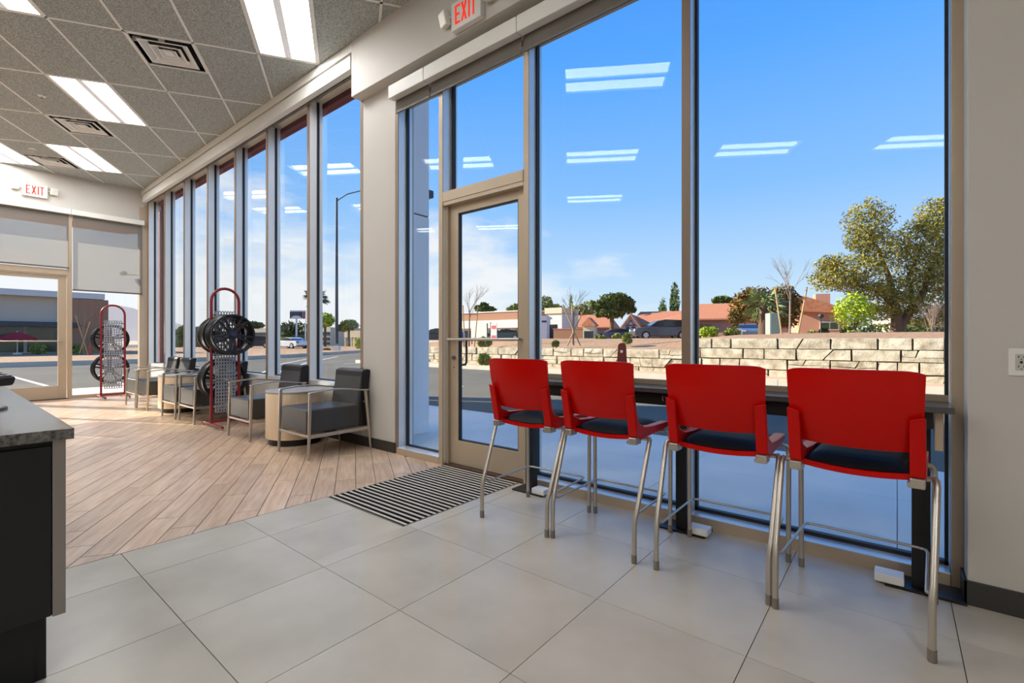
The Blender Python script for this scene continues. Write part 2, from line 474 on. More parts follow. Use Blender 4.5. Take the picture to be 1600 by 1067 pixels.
for b in range(-24, 30):
    w = 0.0125 / LB; q = clip([cell(-16, b - w), cell(-16, b + w), cell(14, b + w), cell(14, b - w)], CX0, CX1, CY0, CY1)
    if q: MB().prism(q, ZC, ZC + 0.012).build('grid_bar', 'tbar', ceiling)
MB().box(XL - .1, XR + .1, YB - .1, 3.2, ZC + 0.2, ZC + 0.3).build('deck', 'plenum', ceiling)

# ---- walls
wl = structure('wall_left', 'light grey end wall over the far glass door')
MB().box(XL - 0.2, XL, YB, 2.90, 3.72, ZC + .2).box(XL - .2, XL, YB, -2.6, 0, 3.72).build('wall_face', 'paint', wl)
MB().box(XL - .2, XL, 2.90, 3.24, 4.0, ZC + .2).build('corner_header', 'paint', wl)
wf = structure('wall_front', 'light grey window wall with bulkhead, pier and low sill wall')
PX0, PX1 = -4.565, -3.965
MB().box(PX0, PX1, YF, 3.24, 0, ZC).build('pier', 'paint', wf, bevel=.004)
bk = structure('trim_3', 'light grey bulkhead over the near door and counter windows')
MB().box(PX0, XR, YH, 3.24, 3.765, ZC + .2).build('bulkhead', 'paint', bk, bevel=.006)
hd = structure('trim_4', 'light grey header over the far window bank')
MB().box(XL, PX0, 2.935, 3.18, 4.24, ZC + .2).build('header', 'paint', hd)
MB().box(XL, PX0, 3.0, 3.2, 0, 0.60).build('sill_wall', 'paint', wf)
MB().box(PX1, XR, 3.02, 3.22, 3.6, 3.765).build('head_block', 'paint', bk)
wr_ = structure('wall_right', 'light grey wall return at the right with a black base')
MB().box(0.237, XR, 2.858, 3.24, 0, ZC).build('return_wall', 'paint', wr_, bevel=.004)
MB().box(XR, XR + .15, YB, 3.24, 0, ZC + .2).build('side_wall', 'paint', wr_)
wb = structure('wall_back', 'light grey rear wall behind the viewpoint')
MB().box(XL, XR, YB - .15, YB, 0, ZC + .2).build('wall_face', 'paint', wb)
# trim strip at the ceiling over the far window bank
t1 = structure('trim_1', 'pale ceiling edge trim over the far window bank')
MB().box(XL, PX0, 2.885, 2.93, 4.262, ZC).build('trim_strip', 'fascia', t1, bevel=.004)
# baseboards
bf = structure('baseboard_front', 'black rubber base along pier and sill wall')
MB().box(PX0 - .004, PX1 + .004, 2.988, 3.0, 0, .105).box(PX1, PX1 + .01, 2.988, 3.02, 0, .105).build('pier_base', 'base', bf, bevel=.002)
MB().box(XL + .02, PX0 - .004, 2.99, 3.0, 0, .105).build('sill_base', 'base', bf)
br = structure('baseboard_right', 'black rubber base on the right wall return')
MB().box(0.225, XR, 2.846, 2.858, 0, .105).box(0.225, .237, 2.846, 3.08, 0, .105).build('return_base', 'base', br, bevel=.002)

# ---- window bank 1 (seven tall lights)
w1 = structure('window_1', 'bank of seven tall windows behind the lounge chairs')
MUL = [-12.53, -11.403, -10.256, -9.087, -7.937, -6.843, -5.694, -4.53]
for x in MUL:
    mu = MB().box(x - .05, x, YF + .006, GY + .06, 0.6, 4.24).build('mullion', 'alu_skylit', w1, bevel=.002)
    MB().box(x - .051, x + .001, YF - .002, YF + .007, 0.6, 4.24).build('mullion_shaded_face', 'cap', mu)  # thin strip added to carry the shaded front tone
for a, b in zip(MUL[:-1], MUL[1:]):
    b -= .05
    MB().box(a, b, YF, GY + .05, 0.60, 0.655).build('sill_bar', 'alu_skylit', w1, bevel=.002)
    MB().box(a, b, GY - .05, GY + .05, 4.15, 4.24).build('head_bar', 'alu', w1)
    g = MB().box(a, a + .012, GY - .02, GY + .01, .655, 4.16).box(b - .012, b, GY - .02, GY + .01, .655, 4.16).box(a, b, GY - .02, GY + .01, .655, .667)
    g.build('gasket', 'gasket', w1)
    MB().box(a + .004, b - .004, GY, GY + .006, .655, 4.16).build('pane', 'glass', w1)
# ---- window 2: narrow sidelight left of the door
w2 = structure('window_2', 'narrow sidelight between pier and glass door')
def frame_bar(o, *b, name='mullion', m='alu'): return MB().box(*b).build(name, m, o, bevel=.002)
def shaded_front(o, x0, x1, z0, z1, name='mullion', m='cap', yf=YF):  # 'cap' is the same champagne metal in its shaded room-side tone
    b = frame_bar(o, x0, x1, yf + .006, GY + .06, z0, z1, name=name, m='alu_skylit')
    MB().box(x0 - .001, x1 + .001, yf - .002, yf + .007, z0, z1).build('mullion_shaded_face', m, b)  # front strip added for the darker room-side tone
def sillbar(o, x0, x1, yf):
    b = frame_bar(o, x0, x1, yf + .006, GY + .05, 0, .065, name='sill_bar', m='alu_skylit')
    MB().box(x0, x1, yf - .001, yf + .007, 0, .062).build('sill_face', 'alu', b)
shaded_front(w2, PX1, PX1 + .045, 0, 3.62, 'jamb')
shaded_front(w2, -3.30, -3.252, 0, 3.62, m='alu', yf=2.99)
sillbar(w2, PX1 + .045, -3.30, 2.985)
frame_bar(w2, PX1 + .045, -3.30, GY - .05, GY + .05, 3.55, 3.62, name='head_bar')
a, b = PX1 + .045, -3.30
MB().box(a, a + .02, GY - .02, GY + .01, .065, 3.56).box(b - .012, b, GY - .02, GY + .01, .065, 3.56).box(a, b, GY - .02, GY + .01, .065, .08).build('gasket', 'gasket', w2)
MB().box(a + .004, b - .004, GY, GY + .006, .065, 3.56).build('pane', 'glass', w2)
# ---- window 3: the two big lights behind the counter
w3 = structure('window_3', 'two tall window lights behind the counter')
shaded_front(w3, -2.316, -2.266, 0, 3.62, m='alu'); shaded_front(w3, -1.055, -1.005, 0, 3.62)
shaded_front(w3, .196, .237, 0, 3.62, 'jamb', m='alu')
for a, b in ((-2.266, -1.055), (-1.005, .192)):
    sillbar(w3, a, b, 2.99)
    frame_bar(w3, a, b, GY - .05, GY + .05, 3.55, 3.62, name='head_bar')
    MB().box(a, a + .014, GY - .025, GY + .01, .065, 3.56).box(b - .014, b, GY - .025, GY + .01, .065, 3.56).box(a, b, GY - .025, GY + .01, .065, .085).build('gasket', 'gasket', w3)
    MB().box(a + .004, b - .004, GY, GY + .006, .065, 3.56).build('pane', 'glass', w3)
# ---- door 1 with transom
d1 = structure('door_1', 'narrow-stile glass entrance door with transom and push bar')
frame_bar(d1, -3.252, -2.316, 2.99, GY + .06, 2.42, 2.51, name='transom_bar')
frame_bar(d1, -3.252, -2.316, 2.995, GY + .02, 2.385, 2.42, name='stop')
frame_bar(d1, -3.252, -3.225, 3.03, GY + .06, 0, 2.42, name='jamb')
frame_bar(d1, -2.34, -2.316, 3.03, GY + .06, 0, 2.42, name='jamb')
frame_bar(d1, -3.252, -2.316, GY - .05, GY + .05, 3.55, 3.62, name='head_bar')
MB().box(-3.245, -3.22, GY - .02, GY + .01, 2.51, 3.56).box(-2.33, -2.316, GY - .02, GY + .01, 2.51, 3.56).build('gasket', 'gasket', d1)
MB().box(-3.25, -2.318, GY, GY + .006, 2.51, 3.56).build('transom_pane', 'glass', d1)
MB().box(-3.25, -2.32, 3.0, GY + .1, -0.003, .012).build('threshold', mat('bronze threshold', rgb(74, 52, 40), .5), d1)
leaf_y0, leaf_y1 = 3.06, 3.105
for args, nm in (((-3.222, -3.118, leaf_y0, leaf_y1, .014, 2.385), 'stile'), ((-2.42, -2.342, leaf_y0, leaf_y1, .014, 2.385), 'stile'),
                 ((-3.118, -2.42, leaf_y0, leaf_y1, .014, .232), 'rail'), ((-3.118, -2.42, leaf_y0, leaf_y1, 2.31, 2.385), 'rail')):
    frame_bar(d1, *args, name=nm)
MB().box(-3.118, -3.108, 3.068, 3.10, .232, 2.31).box(-2.43, -2.42, 3.068, 3.10, .232, 2.31).box(-3.118, -2.42, 3.068, 3.10, .232, .242).box(-3.118, -2.42, 3.068, 3.10, 2.30, 2.31).build('gasket', 'gasket', d1)
MB().box(-3.112, -2.426, 3.08, 3.087, .24, 2.302).build('door_pane', 'glass', d1)
pb = MB().tube([(-3.19, 3.0, 1.155), (-2.36, 3.0, 1.155)], .014, 10)
pb.tube([(-3.17, 3.0, 1.155), (-3.17, 3.065, 1.155)], .012, 8).tube([(-2.385, 3.0, 1.155), (-2.385, 3.065, 1.155)], .012, 8)
pb.build('push_bar', 'steel', d1, smooth=40)
MB().lathe([(0, -.012), (.014, -.012), (.018, 0), (.018, .012)], 12, Matrix.Translation((-3.165, 3.05, .99)) @ Matrix.Rotation(PI / 2, 4, 'X')).box(-3.17, -3.16, 3.028, 3.04, .975, 1.005).build('thumb_turn', 'glide', d1, smooth=40)
MB().lathe([(0, 0), (.006, 0), (.006, .008)], 8, Matrix.Translation((-3.165, 3.056, .9)) @ Matrix.Rotation(PI / 2, 4, 'X')).build('screw', 'glide', d1)
hp = [(-3.135, 3.10, 1.16), (-3.135, 3.17, 1.16), (-3.135, 3.185, 1.145), (-3.135, 3.185, .945), (-3.135, 3.17, .92), (-3.135, 3.10, .92)]
MB().tube(hp, .011, 8).build('pull_handle', mat('dark steel pull', rgb(52, 58, 68), .35, metal=.6), d1, smooth=50)

# ---- far wall: door 2 and window 4/5
d2 = structure('door_2', 'far glass exit door with transom')
K = 1.016
def fx(o, y0, y1, z0, z1, name='mullion', x0=XL - .12, x1=XL + .01):
    y0, y1 = y0 * K, y1 * K
    return MB().box(x0, x1, y0, y1, z0, z1).build(name, 'alu', o, bevel=.002)
for y0, y1 in ((.575, .63), (1.70, 1.765)): fx(d2, y0, y1, 0, 3.6, 'jamb')
fx(d2, .63, 1.70, 2.42, 2.53, 'transom_bar'); fx(d2, .63, 1.70, 3.5, 3.62, 'head_bar')
fx(d2, .64, .80, .015, 2.41, 'stile', XL - .08, XL - .035); fx(d2, 1.57, 1.69, .015, 2.41, 'stile', XL - .08, XL - .035)
fx(d2, .80, 1.57, .015, .26, 'rail', XL - .08, XL - .035); fx(d2, .80, 1.57, 2.33, 2.41, 'rail', XL - .08, XL - .035)
MB().box(XL - .06, XL - .054, .80 * K, 1.57 * K, .26, 2.33).build('door_pane', 'glass_far', d2)
MB().box(XL - .06, XL - .054, .63 * K, 1.70 * K, 2.53, 3.5).build('transom_pane', 'glass_far', d2)
MB().box(XL - .14, XL + .02, .6, 1.74, -.003, .014).build('threshold', mat('bronze threshold', rgb(74, 52, 40)), d2)
MB().tube([(XL, .70, 1.13), (XL, 1.66, 1.13)], .013, 8).tube([(XL - .04, .72, 1.13), (XL, .72, 1.13)], .01, 6).tube([(XL - .04, 1.64, 1.13), (XL, 1.64, 1.13)], .01, 6).build('push_bar', 'steel', d2, smooth=40)
w4 = structure('window_4', 'far window right of the exit door behind the wheel rack')
fx(w4, 1.765, 2.815, 0, .06, 'sill_bar'); fx(w4, 1.765, 2.815, 3.5, 3.62, 'head_bar'); fx(w4, 2.815, 2.90, 0, 4.0, 'jamb')
MB().box(XL - .06, XL - .054, 1.765 * K, 2.86, .06, 3.5).build('pane', 'glass_far', w4)
fx(w4, 2.90, 3.13, 0, 4.05, 'corner_post', XL - .12, XL + .01)
w5 = structure('window_5', 'far windows left of the exit door')
for a, b in ((-2.6, -1.55), (-1.5, -.5), (-.45, .575)):
    fx(w5, a, a + .05, 0, 3.6); fx(w5, a + .05, b, 0, .06, 'sill_bar'); fx(w5, a + .05, b, 3.5, 3.62, 'head_bar')
    MB().box(XL - .06, XL - .054, a + .05, b, .06, 3.5).build('pane', 'glass_far', w5)

# ---- roller shades
def shade_front(x0, x1, z0, z1, hem, label, yf=2.885, fab='cloth'):
    t = thing('roller_shade', label, 'blind', ((x0 + x1) / 2, 0, 0))
    w = (x1 - x0) / 2
    MB().box(-w + .002, w - .002, yf, yf + .075, z0, z1).box(-w + .002, w - .002, yf + .05, yf + .115, z1 - .012, z1).build('fascia', 'fascia', t, bevel=.006)
    MB().box(-w + .015, w - .015, yf + .085, yf + .088, hem + .02, z0 + .05).build('fabric', fab, t)
    MB().box(-w + .012, w - .012, yf + .08, yf + .094, hem, hem + .022).build('hem_bar', 'hem', t, bevel=.003)
    return t
shade_front(-3.93, -3.40, 3.545, 3.672, 3.425, 'short white roller shade over the narrow sidelight beside the pier')
shade_front(-3.40, -2.30, 3.545, 3.672, 3.425, 'white roller shade over the near glass door')
shade_front(-2.30, .22, 3.545, 3.672, 3.425, 'long white roller shade over the two counter windows')
for x0, x1, l in ((-7.93, -4.60, 'nearest rolled-up shade of the far window bank, next to the bulkhead'), (-10.25, -7.93, 'middle rolled-up shade of the far window bank'), (-12.48, -10.25, 'rolled-up shade of the far window bank in the room corner')):
    shade_front(x0, x1, 4.085, 4.235, 4.07, l)
def shade_far(y0, y1, hem, label):
    t = thing('roller_shade', label, 'blind', (XL, (y0 + y1) / 2, 0)); w = (y1 - y0) / 2
    MB().box(.012, .10, -w + .002, w - .002, 3.60, 3.70).build('fascia', 'fascia', t, bevel=.005)
    MB().box(.03, .032, -w + .03, w - .03, hem + .02, 3.62).build('fabric', 'screen', t)
    MB().box(.025, .038, -w + .025, w - .025, hem, hem + .03).build('hem_bar', 'hem', t, bevel=.003)
shade_far(1.77, 2.93, 2.12, 'half-lowered grey screen shade right of the far exit door')
shade_far(.59, 1.77, 2.54, 'grey screen shade covering the transom of the far exit door')
shade_far(-.47, .58, 2.12, 'half-lowered screen shade left of the far exit door')
shade_far(-1.52, -.47, 2.12, 'half-lowered screen shade second left of the far exit door')
shade_far(-2.58, -1.52, 2.12, 'half-lowered screen shade third left of the far exit door')

# ---- troffers
def make_troffer():
    t = thing('ceiling_light', '', 'ceiling light')
    w, d = LA / 2 - .012, LB / 2 - .012
    MB().box(-w, w, -d, -d + .018, 0, .06).box(-w, w, d - .018, d, 0, .06).box(-w, -w + .018, -d, d, 0, .06).box(w - .018, w, -d, d, 0, .06).build('frame', 'white', t)
    for s in (-1, 1):
        y0, y1 = s * .035, s * (d - .018)
        vs = []; n = 6
        for i in range(n + 1):
            k = i / n; y = y0 + (y1 - y0) * k; z = .026 + .032 * math.sin(PI * k) ** .7
            vs += [(-w + .018, y, z), (w - .018, y, z)]
        MB().add(vs, [(2 * i, 2 * i + 1, 2 * i + 3, 2 * i + 2) for i in range(n)]).build('lens', 'glow', t, smooth=60)
    MB().box(-w + .018, w - .018, -.035, .035, .004, .016).build('centre_bar', 'bar_glow', t, bevel=.003)
    MB().box(-w, w, -d, d, .06, .066).build('housing', 'white', t)
    return t
tro = make_troffer(); tro['group'] = 'ceiling troffers'
LL = {(-1, 0): 'lit troffer at the upper left corner of the picture', (-1, 4): 'large lit troffer nearest the window bank and bulkhead',
      (1, 0): 'lit troffer between the two nearer ceiling vents', (3, -2): 'lit troffer over the far exit door end, right of the farthest vent',
      (3, -4): 'lit troffer left of the farthest vent, at the picture edge'}
for i, (a, b) in enumerate(LIGHTS):
    c = cell(a + .5, b + .5)
    l = LL.get((a, b), 'lit recessed ceiling troffer out of frame: some show as reflections, the rest are added fill light')
    if i == 0: tro.location = (c[0], c[1], ZC); tro.rotation_euler = (0, 0, CA); tro['label'] = l
    else: dup(tro, (c[0], c[1], ZC), CA, l)

# ---- supply air vents
def make_vent():
    t = thing('ceiling_vent', '', 'vent', group='ceiling air vents')
    w, d = LA / 4 - .006, LB / 2 - .006
    MB().box(-w, w, -d, d, .07, .075).build('duct_back', 'plenum', t)
    MB().box(-w, w, -d, -d + .02, -.004, .012).box(-w, w, d - .02, d, -.004, .012).box(-w, -w + .02, -d, d, -.004, .012).box(w - .02, w, -d, d, -.004, .012).build('frame', 'tbar', t, bevel=.002)
    for o_, i_ in ((.235, .165), (.15, .095), (.085, .035)):
        v = []
        for r_, z in ((o_, -.004), (o_, -.008), (o_ - .016, -.008), (i_, .034), (i_ - .004, .034), (o_ - .020, -.004)):
            v += [(-r_, -r_, z), (r_, -r_, z), (r_, r_, z), (-r_, r_, z)]
        f = []
        for L_ in range(6):
            n_ = (L_ + 1) % 6
            for q in range(4): f.append((L_ * 4 + q, L_ * 4 + (q + 1) % 4, n_ * 4 + (q + 1) % 4, n_ * 4 + q))
        MB().add(v, f).build('louvre', 'tbar', t)
    MB().box(-.045, .045, -.045, .045, .0, .006).build('centre_plate', 'tbar', t)
    MB().box(-.24, -.235, -.03, .03, 0, .06).box(-.165, -.16, d - .1, d - .02, 0, .05).build('strut', 'tbar', t)
    return t
ven = make_vent()
for i, ((a, b), l) in enumerate(zip(VENTS, ('large square ceiling vent nearest the viewer', 'middle square ceiling vent beside the second troffer', 'farthest square ceiling vent above the exit wall'))):
    c = cell(a + .25, b + .5)
    if i == 0: ven.location = (c[0], c[1], ZC); ven.rotation_euler = (0, 0, CA); ven['label'] = l
    else: dup(ven, (c[0], c[1], ZC), CA, l)
# sprinkler heads
for (a, b), l in (((1.51, -.54), 'small white sprinkler head beside the middle ceiling vent'), ((3.25, -2.46), 'small white sprinkler head by the farthest ceiling vent')):
    c = cell(a, b); t = thing('sprinkler_head', l, 'sprinkler', (c[0], c[1], ZC), group='ceiling sprinklers')
    MB().lathe([(0, .004), (.045, .004), (.042, -.006), (.02, -.012), (0, -.012)], 16).build('escutcheon', 'white', t, smooth=50)
    MB().tube([(0, 0, -.01), (0, 0, -.05)], .007, 8).lathe([(0, -.05), (.02, -.05), (.02, -.054), (0, -.054)], 12).build('nozzle', 'steel', t, smooth=50)

# ---- exit signs
def exit_sign(loc, rz, label):
    t = thing('exit_sign', label, 'exit sign', loc, rz)         # local: faces -y, x to the reader's right
    MB().box(-.172, .172, -.055, 0, -.12, .12).build('housing', 'white', t, bevel=.008)
    yf = -.057
    def bars(name, boxes, polys=()):
        m = MB()
        for b in boxes: m.box(b[0], b[1], yf, yf + .004, b[2], b[3])
        for p in polys: m.prism(p, yf, yf + .004, 'y')
        m.build(name, 'sign_red', t)
    z0, z1 = -.078, .082; s = .018
    bars('letter_e', [(-.122, -.122 + s, z0, z1), (-.122, -.062, z1 - s, z1), (-.122, -.062, z0, z0 + s), (-.122, -.07, -.007, .011)])
    bars('letter_x', [], [[(-.05, z0), (-.03, z0), (.018, z1), (-.002, z1)], [(-.002, z0), (.018, z0), (-.03, z1), (-.05, z1)]])
    bars('letter_i', [(.033, .033 + s, z0, z1)])
    bars('letter_t', [(.062, .122, z1 - s, z1), (.083, .083 + s, z0, z1)])
    for sx in (-1, 1):
        MB().tube([(sx * .172, -.03, .03), (sx * .215, -.035, .03)], .009, 8).build('lamp_arm', 'white', t, smooth=40)
        m = Matrix.Translation((sx * .262, -.045, .03)) @ Matrix.Rotation(sx * .25, 4, 'Z') @ Matrix.Rotation(.25, 4, 'X')
        MB().box(-.052, .052, -.03, .03, -.06, .06, m).build('lamp_head', 'lamp', t, bevel=.012)
    return t
exit_sign((-2.79, YH, 3.90), 0, 'white EXIT sign with red letters on the bulkhead over the near door')
exit_sign((XL, 1.272, 3.955), PI / 2, 'white EXIT sign with red letters on the far end wall')

# ---- outlet
ou = thing('wall_outlet', 'white electrical outlet plate on the right wall return', 'outlet', (.398, 2.858, 1.058))
MB().box(-.037, .037, -.006, 0, -.057, .057).build('cover_plate', 'white', ou, bevel=.003)
MB().box(-.017, .017, -.009, -.006, -.034, .034).build('receptacle', mat('outlet face', rgb(190, 188, 178), .4), ou, bevel=.001)
sl = MB()
for z in (.02, -.02):
    sl.box(-.009, -.006, -.0095, -.0088, z - .002, z + .007).box(.006, .009, -.0095, -.0088, z - .002, z + .006).box(-.002, .002, -.0095, -.0088, z - .010, z - .006)
sl.box(-.004, .004, -.0098, -.0088, -.005, .005).build('slots', 'black', ou)
# ================================================================== FURNITURE
# ---- counter along the right-hand windows
ctr = thing('window_counter', 'narrow dark stone-look counter with black apron under the right-hand windows', 'counter', (-1.045, 2.87, 0))
cx = -1.045
MB().box(-2.30 - cx, .19 - cx, -.128, .118, .834, .862).build('counter_top', 'counter_top', ctr, bevel=.003)
MB().box(-2.27 - cx, .125 - cx, -.075, -.055, .757, .834).box(-2.27 - cx, .125 - cx, -.055, .10, .80, .834).build('apron', 'black', ctr)
MB().box(-2.30 - cx, .185 - cx, .103, .123, .862, .893).build('back_lip', 'tan_lip', ctr, bevel=.002)
MB().box(.128 - cx, .158 - cx, -.06, -.02, .66, .834).build('end_bracket', 'alu', ctr, bevel=.002)
for x in (-2.165, -1.015, .085):
    lg = MB().box(x - .033 - cx, x + .033 - cx, .0, .066, .012, .80).build('leg', 'black', ctr, bevel=.003)
    MB().box(-.13, .15, -.045, .115, 0, .012, Matrix.Translation((x - cx, 0, 0))).build('base_plate', 'black', lg, bevel=.002)
for x in (-2.055, -.905, -.03):
    MB().box(x - .055 - cx, x + .055 - cx, -.042, .045, .0125, .052).build('floor_box', 'white', ctr, bevel=.004)
MB().tube([(-.05, -.08, .815), (-.05, -.085, .79), (-.045, -.085, .785)], .004, 6).tube([(-.04, -.078, .812), (.04, -.083, .79), (.09, -.083, .74), (.10, -.07, .70)], .0025, 6).build('cable', 'glide', ctr, smooth=60)
br_ = thing('counter_stand', 'maroon upright plate with a round hole standing on the counter behind the second stool', 'stand', (-1.43, 2.93, .8635))
m = MB(); pts = []
for k in range(9):
    a = PI * k / 8; pts.append((.028 * math.cos(a), .245 + .022 * math.sin(a)))
m.prism([(.042, 0)] + pts + [(-.042, 0)], -.006, .006, 'y').build('plate', 'maroon', br_, bevel=.002)
MB().box(-.05, .05, -.035, .035, 0, .008).build('foot', 'maroon', br_, bevel=.002)
MB().lathe([(0, -.0075), (.010, -.0075), (.010, .0075), (0, .0075)], 16, Matrix.Translation((0, 0, .21)) @ Matrix.Rotation(PI / 2, 4, 'X')).build('grommet', 'white', br_, smooth=40)

# ---- counter stools
def make_stool():
    t = thing('counter_stool', '', 'stool', group='counter stools')
    def back(u, v):
        u = 2 * u - 1
        w = .213 + .010 * v
        top = 1.035 - .012 * abs(u) ** 10
        bot = .728 - .008 * (1 - u * u)
        z = bot + (top - bot) * v
        y = -.222 - .078 * v ** .9 + .030 * u * u - .014 * math.sin(PI * v)
        return (w * u + .010, y + .045, z)
    MB().grid(back, 20, 14, .011).build('backrest', 'red', t, smooth=50)
    for s in (-1, 1):
        prof = [(-.286, .868), (-.262, .862), (-.236, .76), (-.205, .705), (-.13, .675), (.0, .664), (.20, .662), (.228, .645), (.20, .626), (-.19, .612), (-.238, .634), (-.252, .70)]
        k = MB()
        # rear flank with a slanted top, running down into the seat's side rim
        xi, xo = .177, .225
        n = len(prof)
        vs = [(s * xi + .01, y + .045, z - (.014 if i < 2 else 0)) for i, (y, z) in enumerate(prof)] + [(s * xo + .01, y + .045 + (.004 if i > 1 else 0), z) for i, (y, z) in enumerate(prof)]
        k.add(vs, [tuple(range(n)), tuple(range(n, 2 * n))[::-1]] + [(i, (i + 1) % n, n + (i + 1) % n, n + i) for i in range(n)])
        k.build('side_wing', 'red', t, bevel=.006)
    def pan(u, v):
        u = 2 * u - 1
        return (.186 * u + .01, -.16 + .445 * v, .638 - .016 * (1 - u * u) * (1 - .6 * v) - .02 * max(0, v - .8) * 2)
    MB().grid(pan, 12, 10, -.022).build('seat_pan', 'red', t, smooth=50)
    def pad(u, v):
        u = 2 * u - 1; e = (1 - abs(u) ** 8) * (1 - abs(2 * v - 1) ** 10)
        return (.176 * u + .01, -.145 + .42 * v, .640 + (.032 + .010 * (1 - u * u)) * e - .014 * (1 - u * u) * (1 - .6 * v))
    MB().grid(pad, 16, 14, -.02).build('seat_pad', 'vinyl_black', t, smooth=60)
    for s in (-1, 1):
        rl = MB().tube([(s * .252, -.262, 0), (s * .252, -.260, .19), (s * .253, -.253, .225), (s * .256, -.236, .262), (s * .264, -.10, .588), (s * .262, -.088, .608), (s * .254, -.08, .616)], .0125, 10).build('leg', 'steel', t, smooth=50)
        MB().lathe([(0, 0), (.0135, 0), (.0143, .006), (.0143, .045), (.0, .046)], 10, Matrix.Translation((s * .252, -.262, 0))).build('glide', 'glide', rl, smooth=40)
        fl = MB().tube([(s * .252, .245, 0), (s * .254, .245, .54), (s * .252, .240, .575), (s * .244, .222, .602), (s * .225, .19, .612), (s * .20, .16, .614)], .0118, 10).build('leg', 'steel', t, smooth=50)
        MB().lathe([(0, 0), (.0128, 0), (.0136, .006), (.0136, .045), (.0, .046)], 10, Matrix.Translation((s * .252, .245, 0))).build('glide', 'glide', fl, smooth=40)
        MB().box(s * .200 - .013, s * .200 + .033, -.198, -.128, .592, .630).build('wing_bracket', 'steel', t, bevel=.005)
    f = MB()
    for s in (-1, 1):
        f.tube([(s * .258, -.082, .612), (s * .235, -.078, .610), (s * .19, -.075, .604)], .011, 8)
        f.tube([(s * .19, -.20, .604), (s * .19, .16, .610)], .011, 8)
    f.tube([(-.19, -.075, .604), (.19, -.075, .604)], .011, 8).tube([(-.21, .17, .606), (.21, .17, .606)], .011, 8)
    f.build('seat_frame', 'steel', t, smooth=50)
    MB().tube([(-.252, -.250, .232), (-.236, -.22, .228), (-.232, .19, .232), (-.225, .222, .233), (-.20, .232, .233), (.20, .232, .233), (.225, .222, .233), (.232, .19, .232), (.236, -.22, .228), (.252, -.250, .232)], .0062, 8).build('footrest', 'steel', t, smooth=60)
    return t
st0 = make_stool()
for i, (x, y, a, l) in enumerate(((-1.845, 2.535, 1.2, 'red counter stool nearest the glass door, farthest from the viewer'),
                                  (-1.306, 2.556, .3, 'second red counter stool from the door, in front of the maroon stand'),
                                  (-.688, 2.566, .5, 'third red counter stool from the door, before the window mullion'),
                                  (-.140, 2.540, -3.2, 'red counter stool nearest the viewer, at the right end of the counter'))):
    if i == 0: st0.location = (x, y, 0); st0.rotation_euler = (0, 0, math.radians(a)); st0['label'] = l
    else: dup(st0, (x, y, 0), math.radians(a), l)

# ---- lounge chairs
def make_chair():
    t = thing('lounge_chair', '', 'chair', group='lounge chairs under the window bank')
    MB().box(-.262, .262, -.335, .25, .245, .475).build('seat', 'vinyl_grey', t, bevel=.018, seg=3)
    th_ = math.radians(-11)
    m = Matrix.Translation((0, .20, .40)) @ Matrix.Rotation(th_, 4, 'X')
    MB().box(-.255, .255, 0, .07, .06, .450, m).build('backrest', 'vinyl_grey', t, bevel=.02, seg=3)
    MB().prism([(.262, .24), (.345, .24), (.345, .60), (.375, .832), (.34, .84), (.275, .82), (.245, .44), (.245, .24)], -.264, .264, 'x').build('back_shell', 'black', t, bevel=.012)
    for s in (-1, 1):
        x = s * .302
        MB().tube([(x, -.338, 0), (x, -.318, .64)], [.0135, .0175], 8).build('leg', 'steel', t, smooth=30)
        MB().tube([(x, .352, 0), (x, .285, .625)], [.0135, .0175], 8).build('leg', 'steel', t, smooth=30)
        a = MB(); n = 10; vs = []
        for i in range(n + 1):
            k = i / n; y = -.335 + .65 * k; z = .645 + .028 * math.sin(PI * min(1, k * 1.15)) - .012 * k
            vs += [(x - .024, y, z), (x + .024, y, z), (x + .024, y, z - .014), (x - .024, y, z - .014)]
        fs = [(3, 2, 1, 0), (4 * n, 4 * n + 1, 4 * n + 2, 4 * n + 3)]
        for i in range(n):
            for q in range(4): fs.append((4 * i + q, 4 * i + (q + 1) % 4, 4 * i + 4 + (q + 1) % 4, 4 * i + 4 + q))
        a.add(vs, fs).build('armrest', 'steel', t, bevel=.004)
        MB().box(x - .008, x + .008, -.325, .325, .205, .240).build('side_rail', 'steel', t, bevel=.003)
        MB().tube([(x, .29, .50), (s * .255, .285, .50)], .008, 6).build('arm_bolt', 'steel', t, smooth=40)
    MB().box(-.302, .302, -.338, -.322, .212, .236).build('front_rail', 'steel', t, bevel=.003)
    MB().box(-.302, .302, .31, .325, .212, .236).build('rear_rail', 'steel', t, bevel=.003)
    return t
ch0 = make_chair()
CH = ((-4.655, 2.625, 'dark grey lounge chair nearest the viewer, between drum table and pier'),
      (-5.955, 2.625, 'dark grey lounge chair between the near wheel rack and the near drum table'),
      (-7.70, 2.615, 'dark grey lounge chair just left of the near wheel rack'),
      (-8.39, 2.59, 'dark grey lounge chair right of the far drum table'),
      (-9.71, 2.575, 'sunlit lounge chair left of the far drum table'),
      (-10.38, 2.57, 'sunlit lounge chair farthest from the viewer, by the far wheel rack'))
for i, (x, y, l) in enumerate(CH):
    if i == 0: ch0.location = (x, y, 0); ch0['label'] = l
    else: dup(ch0, (x, y, 0), 0, l)

